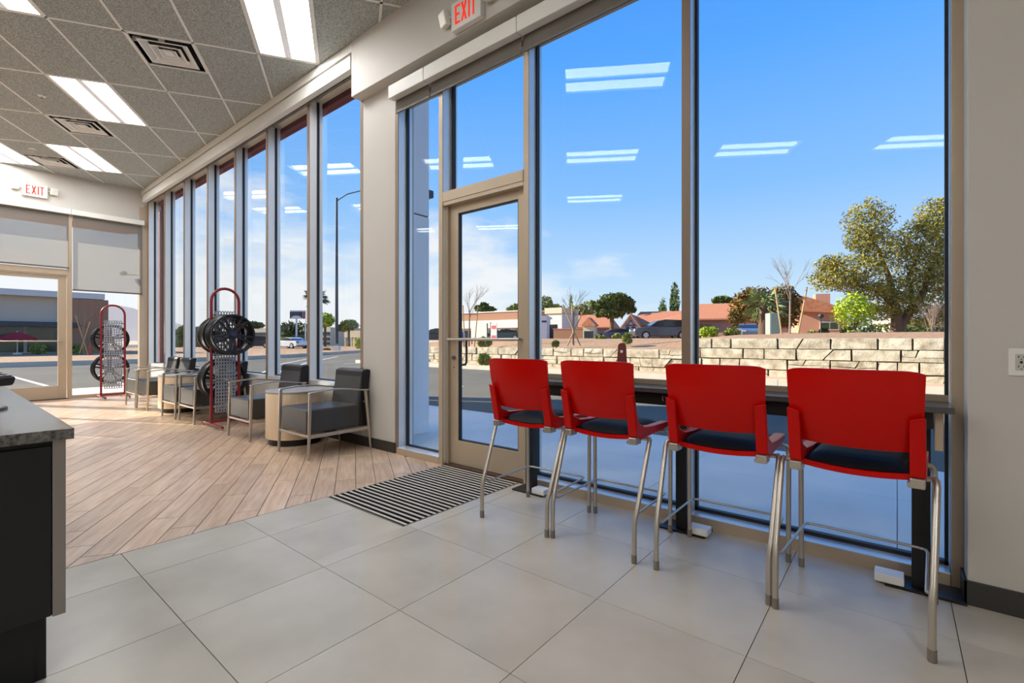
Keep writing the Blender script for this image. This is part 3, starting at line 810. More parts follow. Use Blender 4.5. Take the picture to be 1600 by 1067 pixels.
# ---- drum tables
def make_drum():
    t = thing('drum_table', '', 'side table', group='maple drum tables')
    MB().lathe([(0, .07), (.30, .07), (.302, .075), (.302, .565), (.0, .565)], 40).build('drum', 'maple', t, smooth=40)
    MB().lathe([(0, .566), (.302, .566), (.306, .572), (.306, .586), (.302, .59), (0, .59)], 40).build('table_top', 'grey_lam', t, smooth=40)
    MB().lathe([(0, 0), (.27, 0), (.27, .07), (0, .07)], 32).build('plinth', 'black', t, smooth=40)
    return t
dt0 = make_drum(); dt0.location = (-5.305, 2.63, 0); dt0['label'] = 'maple drum side table beside the nearest lounge chair'
dup(dt0, (-9.05, 2.60, 0), 0, 'maple drum side table between the far lounge chairs')

# ---- wheel display racks
def make_rack(label, loc, hw, nx=6, nz=30, zp0=.19, zp1=1.53):
    t = thing('wheel_rack', label, 'display rack', loc)
    pts = [(0, -hw, .05), (0, -hw, 1.0)]
    zc = 1.855 - .018 - hw
    for k in range(13):
        a = PI - PI * k / 12; pts.append((0, hw * math.cos(a), zc + hw * math.sin(a)))
    pts += [(0, hw, 1.0), (0, hw, .05)]
    MB().tube(pts, .0185, 10).build('arch_frame', 'rack_red', t, smooth=50)
    MB().tube([(0, -hw, .075), (0, hw, .075)], .0165, 8).build('bottom_rail', 'rack_red', t, smooth=50)
    for s in (-1, 1):
        fb = MB().tube([(-.31, s * hw, .042), (0, s * hw, .05), (.38, s * hw, .042)], .0165, 8).build('foot_bar', 'rack_red', t, smooth=50)
        MB().lathe([(0, 0), (.02, 0), (.02, .012), (.007, .014), (.007, .03), (0, .03)], 10, Matrix.Translation((-.28, s * hw, 0))).lathe([(0, 0), (.02, 0), (.02, .012), (.007, .014), (.007, .03), (0, .03)], 10, Matrix.Translation((.35, s * hw, 0))).build('levelling_foot', 'steel', fb, smooth=40)
    w = hw - .052; p = MB(); bw = .0088
    ny = nx + 1
    for i in range(ny + 1):
        y = -w + 2 * w * i / ny; p.box(-.003, .003, y - bw, y + bw, zp0, zp1)
    for j in range(nz + 1):
        z = zp0 + (zp1 - zp0) * j / nz
        for i in range(ny):
            ya = -w + 2 * w * i / ny + bw; yb = -w + 2 * w * (i + 1) / ny - bw
            p.box(-.003, .003, ya, yb, z - bw, z + bw)
    p.build('perforated_panel', 'perf', t)
    c = MB()
    for z in (.30, .60, .95, 1.25, 1.48):
        for s in (-1, 1): c.box(-.006, .006, min(s * w, s * hw), max(s * w, s * hw), z - .007, z + .007)
    c.build('panel_clip', 'base', t)
    q = MB()
    for z in (.62, 1.22): q.tube([(-.10, 0, z), (.10, 0, z)], .012, 8)
    q.build('wheel_peg', 'steel', t, smooth=40)
    return t
def make_wheel(name, label, loc, body, lip, flip=1, R=.28):
    """alloy wheel; axis along x, face towards +x when flip is 1"""
    t = thing(name, label, 'wheel', loc)
    X = Matrix.Rotation(PI / 2 * flip, 4, 'Y')
    MB().lathe([(R - .004, .11), (R, .105), (R, .095), (R - .018, .085), (R - .035, .03), (R - .035, -.07), (R - .012, -.085), (R, -.09), (R, -.10), (R - .02, -.10), (R - .045, -.075), (R - .045, .03), (R - .028, .09), (R - .02, .107)], 48, X, closed=True).build('rim', body, t, smooth=40)
    MB().lathe([(R - .001, .112), (R - .002, .118), (R - .022, .116), (R - .022, .106), (R - .004, .108)], 48, X, closed=True).build('rim_lip', lip, t, smooth=40)
    sp = None
    for k in range(5):
        for d in (-1, 1):
            a = 2 * PI * k / 5 + d * .17
            n0, n1 = .045, R - .022
            dr = d * .040
            pts = [(n0, -.016 + d * .012), (n1, -.013 + dr), (n1, .013 + dr), (n0, .016 + d * .012)]
            m = MB(); z = [(.055, .085), (.075, .105), (.075, .105), (.055, .085)]
            ca, sa = math.cos(2 * PI * k / 5), math.sin(2 * PI * k / 5)
            vs = [((x * ca - y * sa), (x * sa + y * ca), zz[0]) for (x, y), zz in zip(pts, z)] + [((x * ca - y * sa), (x * sa + y * ca), zz[1]) for (x, y), zz in zip(pts, z)]
            m.add(vs, [(3, 2, 1, 0), (4, 5, 6, 7), (0, 1, 5, 4), (1, 2, 6, 5), (2, 3, 7, 6), (3, 0, 4, 7)], X).build('spoke', body, t, bevel=.004)
    MB().lathe([(0, .04), (.062, .04), (.066, .05), (.06, .085), (.034, .09), (0, .088)], 24, X).build('hub', body, t, smooth=40)
    MB().lathe([(0, .088), (.03, .088), (.03, .096), (.024, .099), (0, .099)], 20, X).build('centre_cap', 'centre_cap', t, smooth=40)
    return t
M['centre_cap'] = mat('blue black cap', rgb(40, 42, 96), .3)
M['wheel_black'] = mat('satin black alloy', rgb(20, 20, 23), .28, spec=.6)
M['wheel_gun'] = mat('gunmetal alloy', rgb(62, 60, 60), .3, metal=.7)
M['lip_bronze'] = mat('bronze lip', rgb(150, 128, 112), .25, metal=.8)
M['lip_silver'] = mat('machined silver lip', rgb(214, 212, 208), .2, metal=.9)
NRX, NRY = -7.0, 2.52
make_rack('dark red arched wheel rack standing between the lounge chairs', (NRX, NRY, 0), .168)
make_wheel('alloy_wheel', 'black twin-spoke alloy wheel facing the viewer on the near rack', (NRX + .125, NRY + .015, 1.222), 'wheel_black', 'wheel_black', 1, .268)
make_wheel('alloy_wheel', 'dark alloy wheel with bronze lip on the back of the near rack', (NRX - .125, NRY, 1.215), 'wheel_gun', 'lip_bronze', -1, .262)
make_wheel('alloy_wheel', 'silver-lipped alloy wheel low on the back of the near rack', (NRX - .125, NRY + .01, .62), 'wheel_gun', 'lip_silver', -1, .275)
FRX, FRY = -12.10, 2.326
make_rack('dark red arched wheel rack standing against the far window', (FRX, FRY, 0), .184)
make_wheel('alloy_wheel', 'black alloy wheel high on the far rack', (FRX - .125, FRY - .02, 1.17), 'wheel_black', 'wheel_black', -1, .29)
make_wheel('alloy_wheel', 'silver-lipped alloy wheel low on the far rack', (FRX - .125, FRY - .02, .58), 'wheel_gun', 'lip_silver', -1, .29)

# ---- reception desk at the left edge
dk = thing('service_desk', 'black service desk with speckled stone top and silver corner strip at the left edge', 'desk', (-2.12, .30, 0))
MB().box(-2.35, .008, -2.2, .006, .824, .860).build('desk_top', 'stone_top', dk, bevel=.002)
MB().box(-2.32, -.028, -2.2, -.018, .252, .824).build('body', 'black', dk)
MB().box(-.028, -.012, -1.2, -.046, .254, .806).build('end_panel', 'black', dk, bevel=.002)
MB().box(-.03, -.010, -.044, -.012, .250, .824).build('corner_strip', mat('brushed strip', rgb(150, 143, 138), .4, metal=.6), dk, bevel=.002)
MB().box(-2.25, -.13, -2.1, -.045, 0, .252).build('toe_kick', 'black', dk)
MB().box(-.13, -.122, -1.2, -.075, .004, .25).build('kick_panel', 'black', dk)
pt = thing('card_terminal', 'black card terminal on a round stand on the service desk', 'terminal', (-2.925, .140, .860))
MB().lathe([(0, 0), (.075, 0), (.075, .008), (.07, .012), (0, .012)], 28).build('base', mat('stand grey', rgb(88, 86, 84), .35), pt, smooth=40)
MB().lathe([(0, .012), (.052, .012), (.048, .11), (.0, .11)], 20).build('column', 'black', pt, smooth=40)
mm = Matrix.Translation((0, 0, .145)) @ Matrix.Scale(.85, 4) @ Matrix.Rotation(PI * .75, 4, 'Z') @ Matrix.Rotation(math.radians(18), 4, 'X')
MB().box(-.07, .07, -.10, .10, -.03, .02, mm).build('body', 'black', pt, bevel=.012)
MB().box(-.055, .055, -.02, .085, .02, .022, mm).build('screen', 'blackgloss', pt)
kb = MB()
for i in range(3):
    for j in range(3): kb.box(-.048 + i * .034, -.02 + i * .034, -.088 + j * .022, -.074 + j * .022, .02, .024, mm)
kb.build('keypad', 'base', pt)
# ================================================================== OUTSIDE
M['concrete'] = mat('concrete walk', rgb(238, 227, 208), 0.85, vscale=1.5, col2=rgb(248, 238, 220), bump=0.15, bscale=40, detail=8)
M['asphalt'] = mat('weathered asphalt', rgb(108, 104, 92), 0.95, spec=.1, vscale=.35, col2=rgb(124, 119, 106), bump=0.2, bscale=30, detail=8)
M['line'] = mat('white road paint', rgb(226, 226, 222), .8)
M['curb'] = mat('concrete curb', rgb(206, 196, 176), .85, var=.06, vscale=3)
M['gravel'] = mat('red tan gravel', rgb(150, 112, 76), .95, vscale=9, col2=rgb(192, 154, 114), bump=.6, bscale=14, detail=8)
M['soil'] = mat('pale dry soil', rgb(196, 160, 128), .95, vscale=2, col2=rgb(214, 184, 154), bump=.3, bscale=12, detail=6)
M['stone'] = mat('cream split-face stone', rgb(150, 138, 112), .9, vscale=5, col2=rgb(214, 204, 180), bump=1.0, bscale=22, rand=.07, detail=9)
M['joint'] = mat('dark stone joint', rgb(70, 62, 50), .95)
M['stucco_white'] = mat('white stucco', rgb(220, 214, 204), .85, var=.02)
M['stucco_pink'] = mat('pink stucco', rgb(206, 150, 122), .9, var=.03, vscale=1)
M['stucco_brown'] = mat('brown stucco', rgb(166, 122, 92), .9, var=.03, vscale=1)
M['stucco_grey'] = mat('grey stucco', rgb(204, 188, 166), .9, var=.03, vscale=1)
M['stucco_beige'] = mat('beige stucco', rgb(214, 200, 170), .9)
M['roof_tile'] = mat('terracotta roof', rgb(184, 112, 76), .85, vscale=6, col2=rgb(204, 138, 100), stretch=(1, 4, 1))
M['dark_glass'] = mat('dark store glass', rgb(36, 42, 48), .12, spec=.7)
M['green_glass'] = mat('green reflective glass', rgb(66, 74, 52), .15, spec=.7)
M['bark'] = mat('grey brown bark', rgb(96, 76, 58), .9, var=.15, vscale=9, bump=.6, bscale=18)
M['twig'] = mat('pale bare twig', rgb(146, 128, 112), .9)
M['stake'] = mat('pale wooden stake', rgb(196, 164, 110), .8, var=.06)
M['pine'] = mat('olive pine needles', rgb(96, 98, 32), .8, spec=.2, vscale=1.3, col2=rgb(172, 158, 66))
M['leaf_dark'] = mat('dark green leaves', rgb(62, 80, 34), .75, spec=.2, vscale=2, col2=rgb(96, 108, 46))
M['leaf_mid'] = mat('mid green leaves', rgb(112, 124, 52), .75, spec=.2, vscale=2, col2=rgb(158, 160, 84))
M['leaf_lime'] = mat('lime green leaves', rgb(140, 168, 30), .7, spec=.2, vscale=2, col2=rgb(186, 200, 62))
M['leaf_rust'] = mat('rust and olive leaves', rgb(150, 104, 44), .8, spec=.2, vscale=1.6, col2=rgb(112, 112, 48))
M['cypress'] = mat('cypress green', rgb(62, 84, 42), .8, spec=.2, vscale=2, col2=rgb(92, 110, 58))
M['frond'] = mat('grey green frond', rgb(116, 130, 78), .6, var=.15, vscale=3)
M['frond_dark'] = mat('dark frond', rgb(64, 84, 52), .6, var=.15, vscale=3)
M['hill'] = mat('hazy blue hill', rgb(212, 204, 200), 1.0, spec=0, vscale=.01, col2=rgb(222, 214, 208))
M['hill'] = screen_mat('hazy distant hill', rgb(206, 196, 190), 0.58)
M['tyre'] = mat('tyre rubber', rgb(28, 28, 30), .8)
M['chrome'] = mat('wheel silver', rgb(190, 192, 196), .3, metal=.7)
M['clad'] = mat('white metal cladding', rgb(246, 244, 240), .35)
M['maroon_paint'] = mat('maroon stucco', rgb(112, 52, 52), .85)
M['soffit'] = mat('orange brown soffit', rgb(176, 108, 76), .8)
M['pole'] = mat('dark pole paint', rgb(70, 74, 80), .5, metal=.4)
LAT = math.radians(39.07)

# ---- ground
gr = structure('ground', 'weathered asphalt parking lot and dry ground outside')
MB().box(-150, 60, -120, 160, -.3, -.03).build('asphalt', 'asphalt', gr)
def stripe(ax, ay, bx, by, w=.10):
    d = Vector((bx - ax, by - ay)).normalized(); n = Vector((-d.y, d.x)) * w / 2
    MB().prism([(ax - n.x, ay - n.y), (bx - n.x, by - n.y), (bx + n.x, by + n.y), (ax + n.x, ay + n.y)], -.03, -.024).build('lane_line', 'line', gr)
stripe(-23.75, 1.66, -16.96, 1.93)
stripe(-17.30, 7.30, -21.17, 9.77)
stripe(-21.52, 9.49, -28.37, 14.78)
stripe(-17.46, 8.01, -24.22, 12.72)
stripe(-26.01, 14.32, -31.03, 18.49)
stripe(-21.22, 12.99, -21.44, 14.07)
stripe(-22.42, 7.53, -28.02, 10.59)
stripe(-22.54, 6.31, -24.37, 7.18)
stripe(-9.63, 9.06, -8.56, 8.53)
wk = structure('sidewalk', 'pale concrete walk around the building')
k = 0
for i in range(-11, 5):
    x = i * 1.5
    MB().box(x + .002, x + 1.498, 3.24, 4.406, -.10, 0).build('slab', 'concrete', wk)
    MB().box(x + .002, x + 1.498, 4.41, 5.58, -.10, 0).build('slab', 'concrete', wk)
for j in range(-5, 3):
    y = j * 1.5 - .3
    MB().box(-15.2, -12.72, y + .006, y + 1.494, -.10, -.005).build('slab', 'concrete', wk)
cb = structure('kerb', 'beige concrete curb and walk below the stone wall')
for i in range(-9, 7): MB().box(i * 2.4 + .005, i * 2.4 + 2.395, 13.85, 14.02, -.05, .13).build('curb_length', 'curb', cb)
MB().box(-21.6, 16.8, 14.02, 15.3, -.05, .115).build('planting_strip', 'soil', cb)

# ---- terrain behind the wall
def sstep(a, b, t):
    t = max(0, min(1, (t - a) / (b - a))); return t * t * (3 - 2 * t)
def tz(x, y):
    a = sstep(0, 6, x + 18 + (y - 15.3) * 1.05)
    r = sstep(-5.25, -4.95, x)
    top = .80 + .36 * r; crest = 1.12 + .28 * sstep(-9, -3, x)
    z = top + (crest - top) * sstep(15.3, 20, y) + (1.24 - crest) * sstep(21, 27, y)
    return z * a - .05 * (1 - a)
te = structure('terrain', 'red gravel slope above the stone wall')
xs = [-70, -60, -50, -42, -36, -32] + [-28 + i for i in range(22)] + [-5.5, -5.25, -4.95, -4.5] + [-4 + i for i in range(24)] + [24, 30, 45, 60]
ys = [15.32, 16, 16.8, 17.6, 18.4, 19.2, 20, 21, 22, 23.5, 25, 27, 30, 34, 40, 50, 70, 100, 150]
m = MB(); vs = []
for x in xs:
    for y in ys: vs.append((x, y, tz(x, y) + .05 * noise.noise((x * .9, y * .9, 0)) * sstep(15.3, 17, y)))
w = len(ys)
m.add(vs, [(i * w + j, (i + 1) * w + j, (i + 1) * w + j + 1, i * w + j + 1) for i in range(len(xs) - 1) for j in range(w - 1)]).build('gravel_slope', 'gravel', te, smooth=60)
pl = structure('planter', 'red gravel planter strip across the parking lot')
pp = [(-30, -60), (-30, 8), (-30.6, 12), (-32.2, 15.4), (-35, 19.2), (-41, 27.5), (-56, 48), (-75, 40), (-75, -60)]
MB().prism(pp, -.05, .16).build('gravel_bed', 'gravel', pl)
q = MB()
for a, b in zip(pp[:6], pp[1:7]):
    d = Vector((b[0] - a[0], b[1] - a[1])).normalized(); n = Vector((d.y, -d.x)) * .16
    q.prism([a, b, (b[0] + n.x, b[1] + n.y), (a[0] + n.x, a[1] + n.y)], -.05, .19)
q.build('curb_edge', 'curb', pl)

# ---- retaining walls of split-face stone
def stone_wall(name, label, x0, x1, courses, zb, seed):
    t = thing(name, label, 'stone wall', ((x0 + x1) / 2, 15.2, 0)); cx = (x0 + x1) / 2
    rg = random.Random(seed); hgt = courses * .30
    MB().box(x0 - cx, x1 - cx, .02, .25, 0, zb + hgt - .02).build('core', 'joint', t)
    n = 0
    def stone(poly, proud):
        ca = sum(p[0] for p in poly) / len(poly); cz = sum(p[1] for p in poly) / len(poly)
        mb = MB(); k = len(poly); ins = []
        for a, b in poly:
            d = Vector((ca - a, cz - b)); L = d.length or 1
            ins.append((a + d.x / L * .012, b + d.y / L * .012))
        outer = [(a, .04, b) for a, b in ins]
        front = [(a + (ca - a) * .035 + rg.uniform(-.01, .01), -proud + rg.uniform(-.016, .016), b + (cz - b) * .07 + rg.uniform(-.008, .008)) for a, b in ins]
        mid = (ca + rg.uniform(-.1, .1), -proud - rg.uniform(-.012, .02), cz + rg.uniform(-.04, .04))
        fs = [(i, (i + 1) % k, k + (i + 1) % k, k + i) for i in range(k)] + [(k + i, k + (i + 1) % k, 2 * k) for i in range(k)]
        mb.add(outer + front + [mid], fs).build('stone', 'stone', t)
    c = 0
    z = zb - .3
    while c <= courses:
        x = x0 + rg.uniform(-.5, 0)
        while x < x1:
            w_ = rg.choice((.55, .8, 1.0, 1.25, 1.25)); a, b = max(x, x0), min(x + w_, x1); x += w_
            if b - a < .12: continue
            z0, z1 = z + .3 * 0, z + .3
            def mp_(u, v): return (a - cx + (b - a) * u, max(.02, z0 + (z1 - z0) * v))
            r = rg.random(); pr = rg.uniform(.02, .07)
            if b - a > .7 and r < .42:
                s1, s2 = rg.uniform(.3, .55), rg.uniform(.45, .72)
                stone([mp_(0, 0), mp_(s1, 0), mp_(s2, 1), mp_(0, 1)], pr); stone([mp_(s1, 0), mp_(1, 0), mp_(1, 1), mp_(s2, 1)], rg.uniform(.02, .07)); n += 2
            elif b - a > .7 and r < .62:
                s1, h = rg.uniform(.25, .6), rg.uniform(.4, .6)
                stone([mp_(0, 0), mp_(1, 0), mp_(1, h), mp_(s1, h * .8), mp_(0, h)], pr); stone([mp_(0, h), mp_(s1, h * .8), mp_(s1 + .08, 1), mp_(0, 1)], pr * .7); stone([mp_(s1, h * .8), mp_(1, h), mp_(1, 1), mp_(s1 + .08, 1)], pr * 1.2); n += 3
            else: stone([mp_(0, 0), mp_(1, 0), mp_(1, .5 + rg.uniform(-.1, .1)), mp_(1, 1), mp_(0, 1)], pr); n += 1
        z += .3; c += 1
    return n
stone_wall('retaining_wall', 'lower cream stone retaining wall seen through the door and left counter window', -18.2, -5.12, 2, .245, 5)
stone_wall('retaining_wall', 'taller cream stone retaining wall seen through the right counter window', -5.10, 5.5, 4, .0, 9)

# ---- building exterior
rf = structure('roof', 'parapet and roof of the shop itself')
MB().box(-12.7, 3.55, -6.65, 3.24, ZC + .2, 6.0).build('parapet', 'stucco_beige', rf)
ev = structure('trim_2', 'maroon header outside the far window bank')
MB().box(-12.6, PX0, 3.19, 3.30, 4.10, 4.9).build('header_band', 'maroon_paint', ev)
cn = structure('canopy', 'orange brown canopy soffit outside the far exit door')
MB().prism([(-12.71, -4), (-12.71, 3.1), (-13.0, 2.95), (-13.35, 2.75), (-13.35, -4)], 3.50, 3.85).build('soffit_panel', 'soffit', cn)
ec = thing('corner_column', 'maroon column outside the far corner of the window bank', 'column', (-13.1, 3.38, 0))
MB().box(-.35, .35, -.12, .12, 0, 4.6).build('shaft', 'maroon_paint', ec); MB().box(-.37, .36, -.125, .14, 0, .25).build('base', 'stucco_brown', ec)
wc = thing('clad_column', 'white metal clad column outside the narrow sidelight', 'column', (-4.74, 3.63, 0))
MB().box(-.20, .20, -.32, .32, .0, 2.675).build('panel', 'clad', wc, bevel=.006); MB().box(-.20, .20, -.32, .32, 2.69, 4.6).build('panel', 'clad', wc, bevel=.006)
MB().box(-.19, .19, -.31, .31, 2.66, 2.70).build('seam', 'base', wc)
lf = thing('wall_light', 'small dark light fixture on the edge of the white clad column', 'light fixture', (-4.74, 3.95, 3.02))
MB().box(-.05, .05, 0, .015, -.06, .06).tube([(0, .01, 0), (.05, .08, .01)], .012, 8).build('bracket', 'pole', lf)
MB().box(.02, .12, .05, .15, -.05, .045).build('lamp_head', 'pole', lf, bevel=.01)
sc = thing('security_light', 'small grey floodlight on a bracket outside the far window, beside its right jamb', 'floodlight', (-12.92, 2.66, 2.58))  # security floodlight, not a camera
MB().box(-.10, .05, -.05, .05, -.035, .045).build('head', 'pole', sc, bevel=.012)
MB().tube([(.03, .03, -.02), (.14, .18, -.03), (.21, .23, -.03)], .012, 6).build('arm', 'pole', sc)

# ---- vegetation builders
NR = np.random.default_rng(11)
def cards(blobs, n, size, aspect=1.0, fill=.35, up=0.0):
    vol = np.array([b[3] * b[4] * b[5] for b in blobs]) ** .67; cnt = np.maximum(8, (n * vol / vol.sum()).astype(int))
    P = []
    for b, c in zip(blobs, cnt):
        d = NR.normal(size=(c, 3)); d /= np.linalg.norm(d, axis=1)[:, None]
        r = (fill + (1 - fill) * NR.random(c) ** .5) * (1 + .10 * np.sin(d[:, 0] * 5 + b[0]) * np.cos(d[:, 2] * 4 + b[2]) + .12 * NR.normal(size=c) * .5)
        P.append(np.array(b[:3]) + d * r[:, None] * np.array(b[3:6]))
    P = np.concatenate(P); k = len(P)
    a = NR.normal(size=(k, 3)); a[:, 2] += up; a /= np.linalg.norm(a, axis=1)[:, None]
    c = NR.normal(size=(k, 3)); c -= a * (a * c).sum(1)[:, None]; c /= np.linalg.norm(c, axis=1)[:, None]
    s = size * NR.uniform(.6, 1.3, size=(k, 1))
    V = np.stack([P - a * s, P + c * s * .45 * aspect, P + a * s, P - c * s * .45 * aspect], 1).reshape(-1, 3)
    m = MB(); m.v = [tuple(v) for v in V.tolist()]; m.f = [[4 * i, 4 * i + 1, 4 * i + 2, 4 * i + 3] for i in range(k)]
    return m
def crown(name, blobs, n, size, material, parent, **kw):
    mb = cards(blobs, n, size, **kw)
    o = bpy.data.objects.new(name, mb.mesh(name, material)); COL.objects.link(o); o.parent = parent
    return tag(o, kind='stuff')
def plant(name, label, cat, x, y, z, blobs, n, size, material, trunk=None, group=None, part='foliage', **kw):
    t = thing(name, label, cat, (x, y, z), LAT, group)
    crown(part, blobs, n, size, material, t, **kw)
    if trunk:
        m = MB()
        for pts, r in trunk: m.tube(pts, r, 7)
        m.build('trunk', kw.get('bark', 'bark'), t, smooth=60)
    return t
def bare(m, p, d, L, r, depth, rg, spread=.55):
    q = p + d * L; m.tube([p, q], [r, r * .6], 5)
    if depth == 0: return
    for k in range(rg.choice((2, 3, 3))):
        e = (d + Vector((rg.uniform(-1, 1), rg.uniform(-.6, .6), rg.uniform(-.2, .5))) * spread).normalized()
        bare(m, p + d * L * rg.uniform(.55, 1), e, L * rg.uniform(.55, .8), r * .55, depth - 1, rg, spread)
def staked_tree(label, x, y, z, h, stakes, seed, depth=4, br=.35):
    t = thing('bare_tree', label, 'bare tree', (x, y, z), LAT); rg = random.Random(seed)
    MB().tube([(0, 0, -.05), (.02, 0, h * .55)], [.035, .028], 8).build('trunk', 'twig', t)
    m = MB()
    for k in range(5): bare(m, Vector((.02, 0, h * (.40 + .035 * k))), Vector((rg.uniform(-.6, .6), rg.uniform(-.4, .4), 1)).normalized(), h * .22, .014, depth - 1, rg)
    m.build('branches', 'twig', t)
    for a, b, c in stakes: MB().tube([(a, 0, -.1), (b, 0, c)], .028, 7).build('stake', 'stake', t)
    if len(stakes) > 1:
        MB().tube([(stakes[0][1], 0, stakes[0][2] * .78), (stakes[-1][1], 0, stakes[-1][2] * .78)], .008, 5).build('tie', 'tyre', t)
    return t
def palm(label, x, y, z, h, r, nf, mt, rt=.22, fan=True, seed=1):
    t = thing('palm_tree', label, 'palm tree', (x, y, z), LAT); rg = random.Random(seed)
    MB().tube([(0, 0, -.1), (0, 0, h * .5), (0, 0, h)], [rt * 1.15, rt, rt * .8], 10).build('trunk', 'bark', t, smooth=50)
    for k in range(nf):
        a = 2 * PI * k / nf + rg.uniform(-.2, .2); e = rg.uniform(-.7, 1.15)
        m = MB(); d = Vector((math.cos(a) * math.cos(e), math.sin(a) * math.cos(e), math.sin(e))); s = Vector((-math.sin(a), math.cos(a), 0)); L = r * rg.uniform(.85, 1.1)
        p0 = Vector((0, 0, h)); c0 = p0 + d * L * .45
        m.tube([p0, c0], r * .012, 4)
        for i in range(9):
            f = (i - 4) / 4; tip = c0 + (d * math.cos(f * 1.2) + s * math.sin(f * 1.2)).normalized() * L * .6 + Vector((0, 0, -.22 * L * (.4 + abs(f))))
            w_ = s * r * .035 + Vector((0, 0, r * .03)); mid = (c0 + tip) / 2 + Vector((0, 0, .04 * L))
            m.add([c0, mid - w_, tip, mid + w_], [(0, 1, 2, 3)])
        m.build('frond', mt, t)
    return t
def car(label, x, y, z, rz, color, L=4.6, H=1.55, kind='suv', name='car'):
    t = thing(name, label, 'car', (x, y, z), rz); Wd = 1.8; b = mat('car paint ' + label[:14], color, .25, metal=.3, coat=.6)
    s = L / 4.6; h = H / 1.55
    body = [(-2.3, .35), (-2.28, .72), (-2.05, .92), (-1.0, 1.0), (2.05, 1.02), (2.25, .9), (2.3, .4), (1.95, .26), (-1.95, .26)]
    cab = [(-1.15, .98), (-.45, 1.46), (.1, 1.54), (1.5, 1.50), (2.1, 1.02)] if kind == 'suv' else [(-.9, .98), (-.2, 1.38), (.5, 1.42), (1.2, 1.30), (1.9, 1.0)]
    P = lambda pl: [(a * s, c * h) for a, c in pl]
    MB().prism(P(body), -Wd / 2, Wd / 2, 'y').build('body', b, t, bevel=.06)
    MB().prism(P(cab), -Wd / 2 + .12, Wd / 2 - .12, 'y').build('cabin_glass', 'dark_glass', t, bevel=.04)
    rp = [(cab[1][0] + .05, cab[1][1] - .02), (cab[2][0], cab[2][1] + .03), (cab[3][0], cab[3][1] + .02), (cab[3][0] + .08, cab[3][1] - .05), (cab[2][0], cab[2][1] - .03)]
    MB().prism(P(rp), -Wd / 2 + .10, Wd / 2 - .10, 'y').build('roof_panel', b, t)
    for sx in (-1.42, 1.42):
        for sy in (-1, 1):
            X = Matrix.Translation((sx * s, sy * (Wd / 2 - .08), .33)) @ Matrix.Rotation(PI / 2, 4, 'X')
            wv = MB().lathe([(0, -.11), (.33, -.11), (.34, 0), (.33, .11), (0, .11)], 20, X).build('wheel', 'tyre', t, smooth=40)
            MB().lathe([(0, -.12), (.21, -.12), (.21, .12), (0, .12)], 14, X).build('hubcap', 'chrome', wv, smooth=40)
    for sy in (-1, 1):
        MB().box(-2.29 * s, -2.1 * s, sy * .72 - .16, sy * .72 + .16, .66 * h, .80 * h).build('headlight', 'white', t)
        MB().box(2.12 * s, 2.29 * s, sy * .72 - .14, sy * .72 + .14, .74 * h, .9 * h).build('taillight', 'rack_red', t)
    return t
plant('pine_tree', 'large olive green spreading pine at the right of the right counter window', 'tree', -0.05, 30.87, 1.36, [(-1.39, 0.00, 5.82, 1.23, 0.98, 1.10), (-0.71, 0.00, 4.42, 1.42, 1.14, 1.04), (-2.10, 0.00, 3.23, 1.62, 1.29, 0.97), (-3.17, 0.00, 2.87, 1.23, 0.98, 0.65), (-3.37, 0.00, 3.65, 0.71, 0.57, 0.45), (1.29, 0.00, 4.94, 0.97, 0.98, 1.23), (2.14, 0.00, 5.98, 1.17, 0.93, 1.10), (1.62, 0.00, 3.55, 1.68, 1.35, 1.49), (-0.06, 0.00, 2.35, 1.10, 0.88, 0.78), (2.43, 0.00, 2.58, 1.49, 1.19, 1.49), (0.32, 0.00, 1.64, 1.29, 1.04, 0.58), (3.72, 0.00, 4.68, 1.55, 1.55, 1.94), (-1.46, 0.00, 2.26, 1.10, 0.88, 0.58), (-1.78, 0.00, 4.85, 0.84, 0.67, 0.71), (2.91, 0.00, 6.63, 0.78, 0.62, 0.58), (-0.65, 0.00, 1.19, 0.84, 0.67, 0.45), (1.46, 0.00, 1.06, 1.10, 0.88, 0.52), (2.52, 0.00, 1.06, 0.78, 0.62, 0.52), (-1.62, 0.00, 1.38, 0.84, 0.67, 0.32)], 30000, .095, 'pine', [([(.0,0,-.1),(.05,0,.7),(-.05,0,1.5),(-.25,.1,2.9),(-.9,.1,4.6)],[.30,.26,.2,.14,.06]),([(.1,0,.3),(.6,0,1.1),(1.3,0,2.0),(1.9,.1,3.6)],[.22,.2,.16,.07]),([(-.05,0,1.5),(-.9,0,2.2),(-2.1,0,2.6)],[.13,.09,.05]),([(.9,0,1.5),(.8,.2,3),(1.4,0,4.8)],[.13,.1,.05])], aspect=.7, fill=.2, part='needles')
plant('lime_tree', 'small lime green round tree in front of the large pine', 'tree', -1.47, 25.85, 1.33, [(-0.06, 0.00, 1.21, 0.85, 0.68, 0.62), (-0.37, 0.00, 0.87, 0.57, 0.45, 0.45), (0.42, 0.00, 0.93, 0.51, 0.41, 0.51), (0.00, 0.00, 1.55, 0.51, 0.41, 0.40)], 1800, .075, 'leaf_lime', [([(0,0,-.1),(0,0,.7)],.035),([(0,0,.15),(.18,0,.7)],.025),([(0,0,.15),(-.16,0,.7)],.025)])
t = thing('bare_shrub', 'pale bare multi-stem shrub at the right edge of the right counter window', 'shrub', (1.29, 29.38, 1.33), LAT)
m = MB(); rg = random.Random(4)
for k in range(14): bare(m, Vector((rg.uniform(-.25,.25),0,-.05)), Vector((rg.uniform(-.5,.5),rg.uniform(-.3,.3),1)).normalized(), .75, .018, 3, rg, .35)
m.build('branches', 'twig', t)
staked_tree('bare young tree tied to two long stakes, right counter window', -2.99, 19.47, 1.25, 3.1, [(-.26,-.52,1.72),(.26,.62,1.80)], 3)
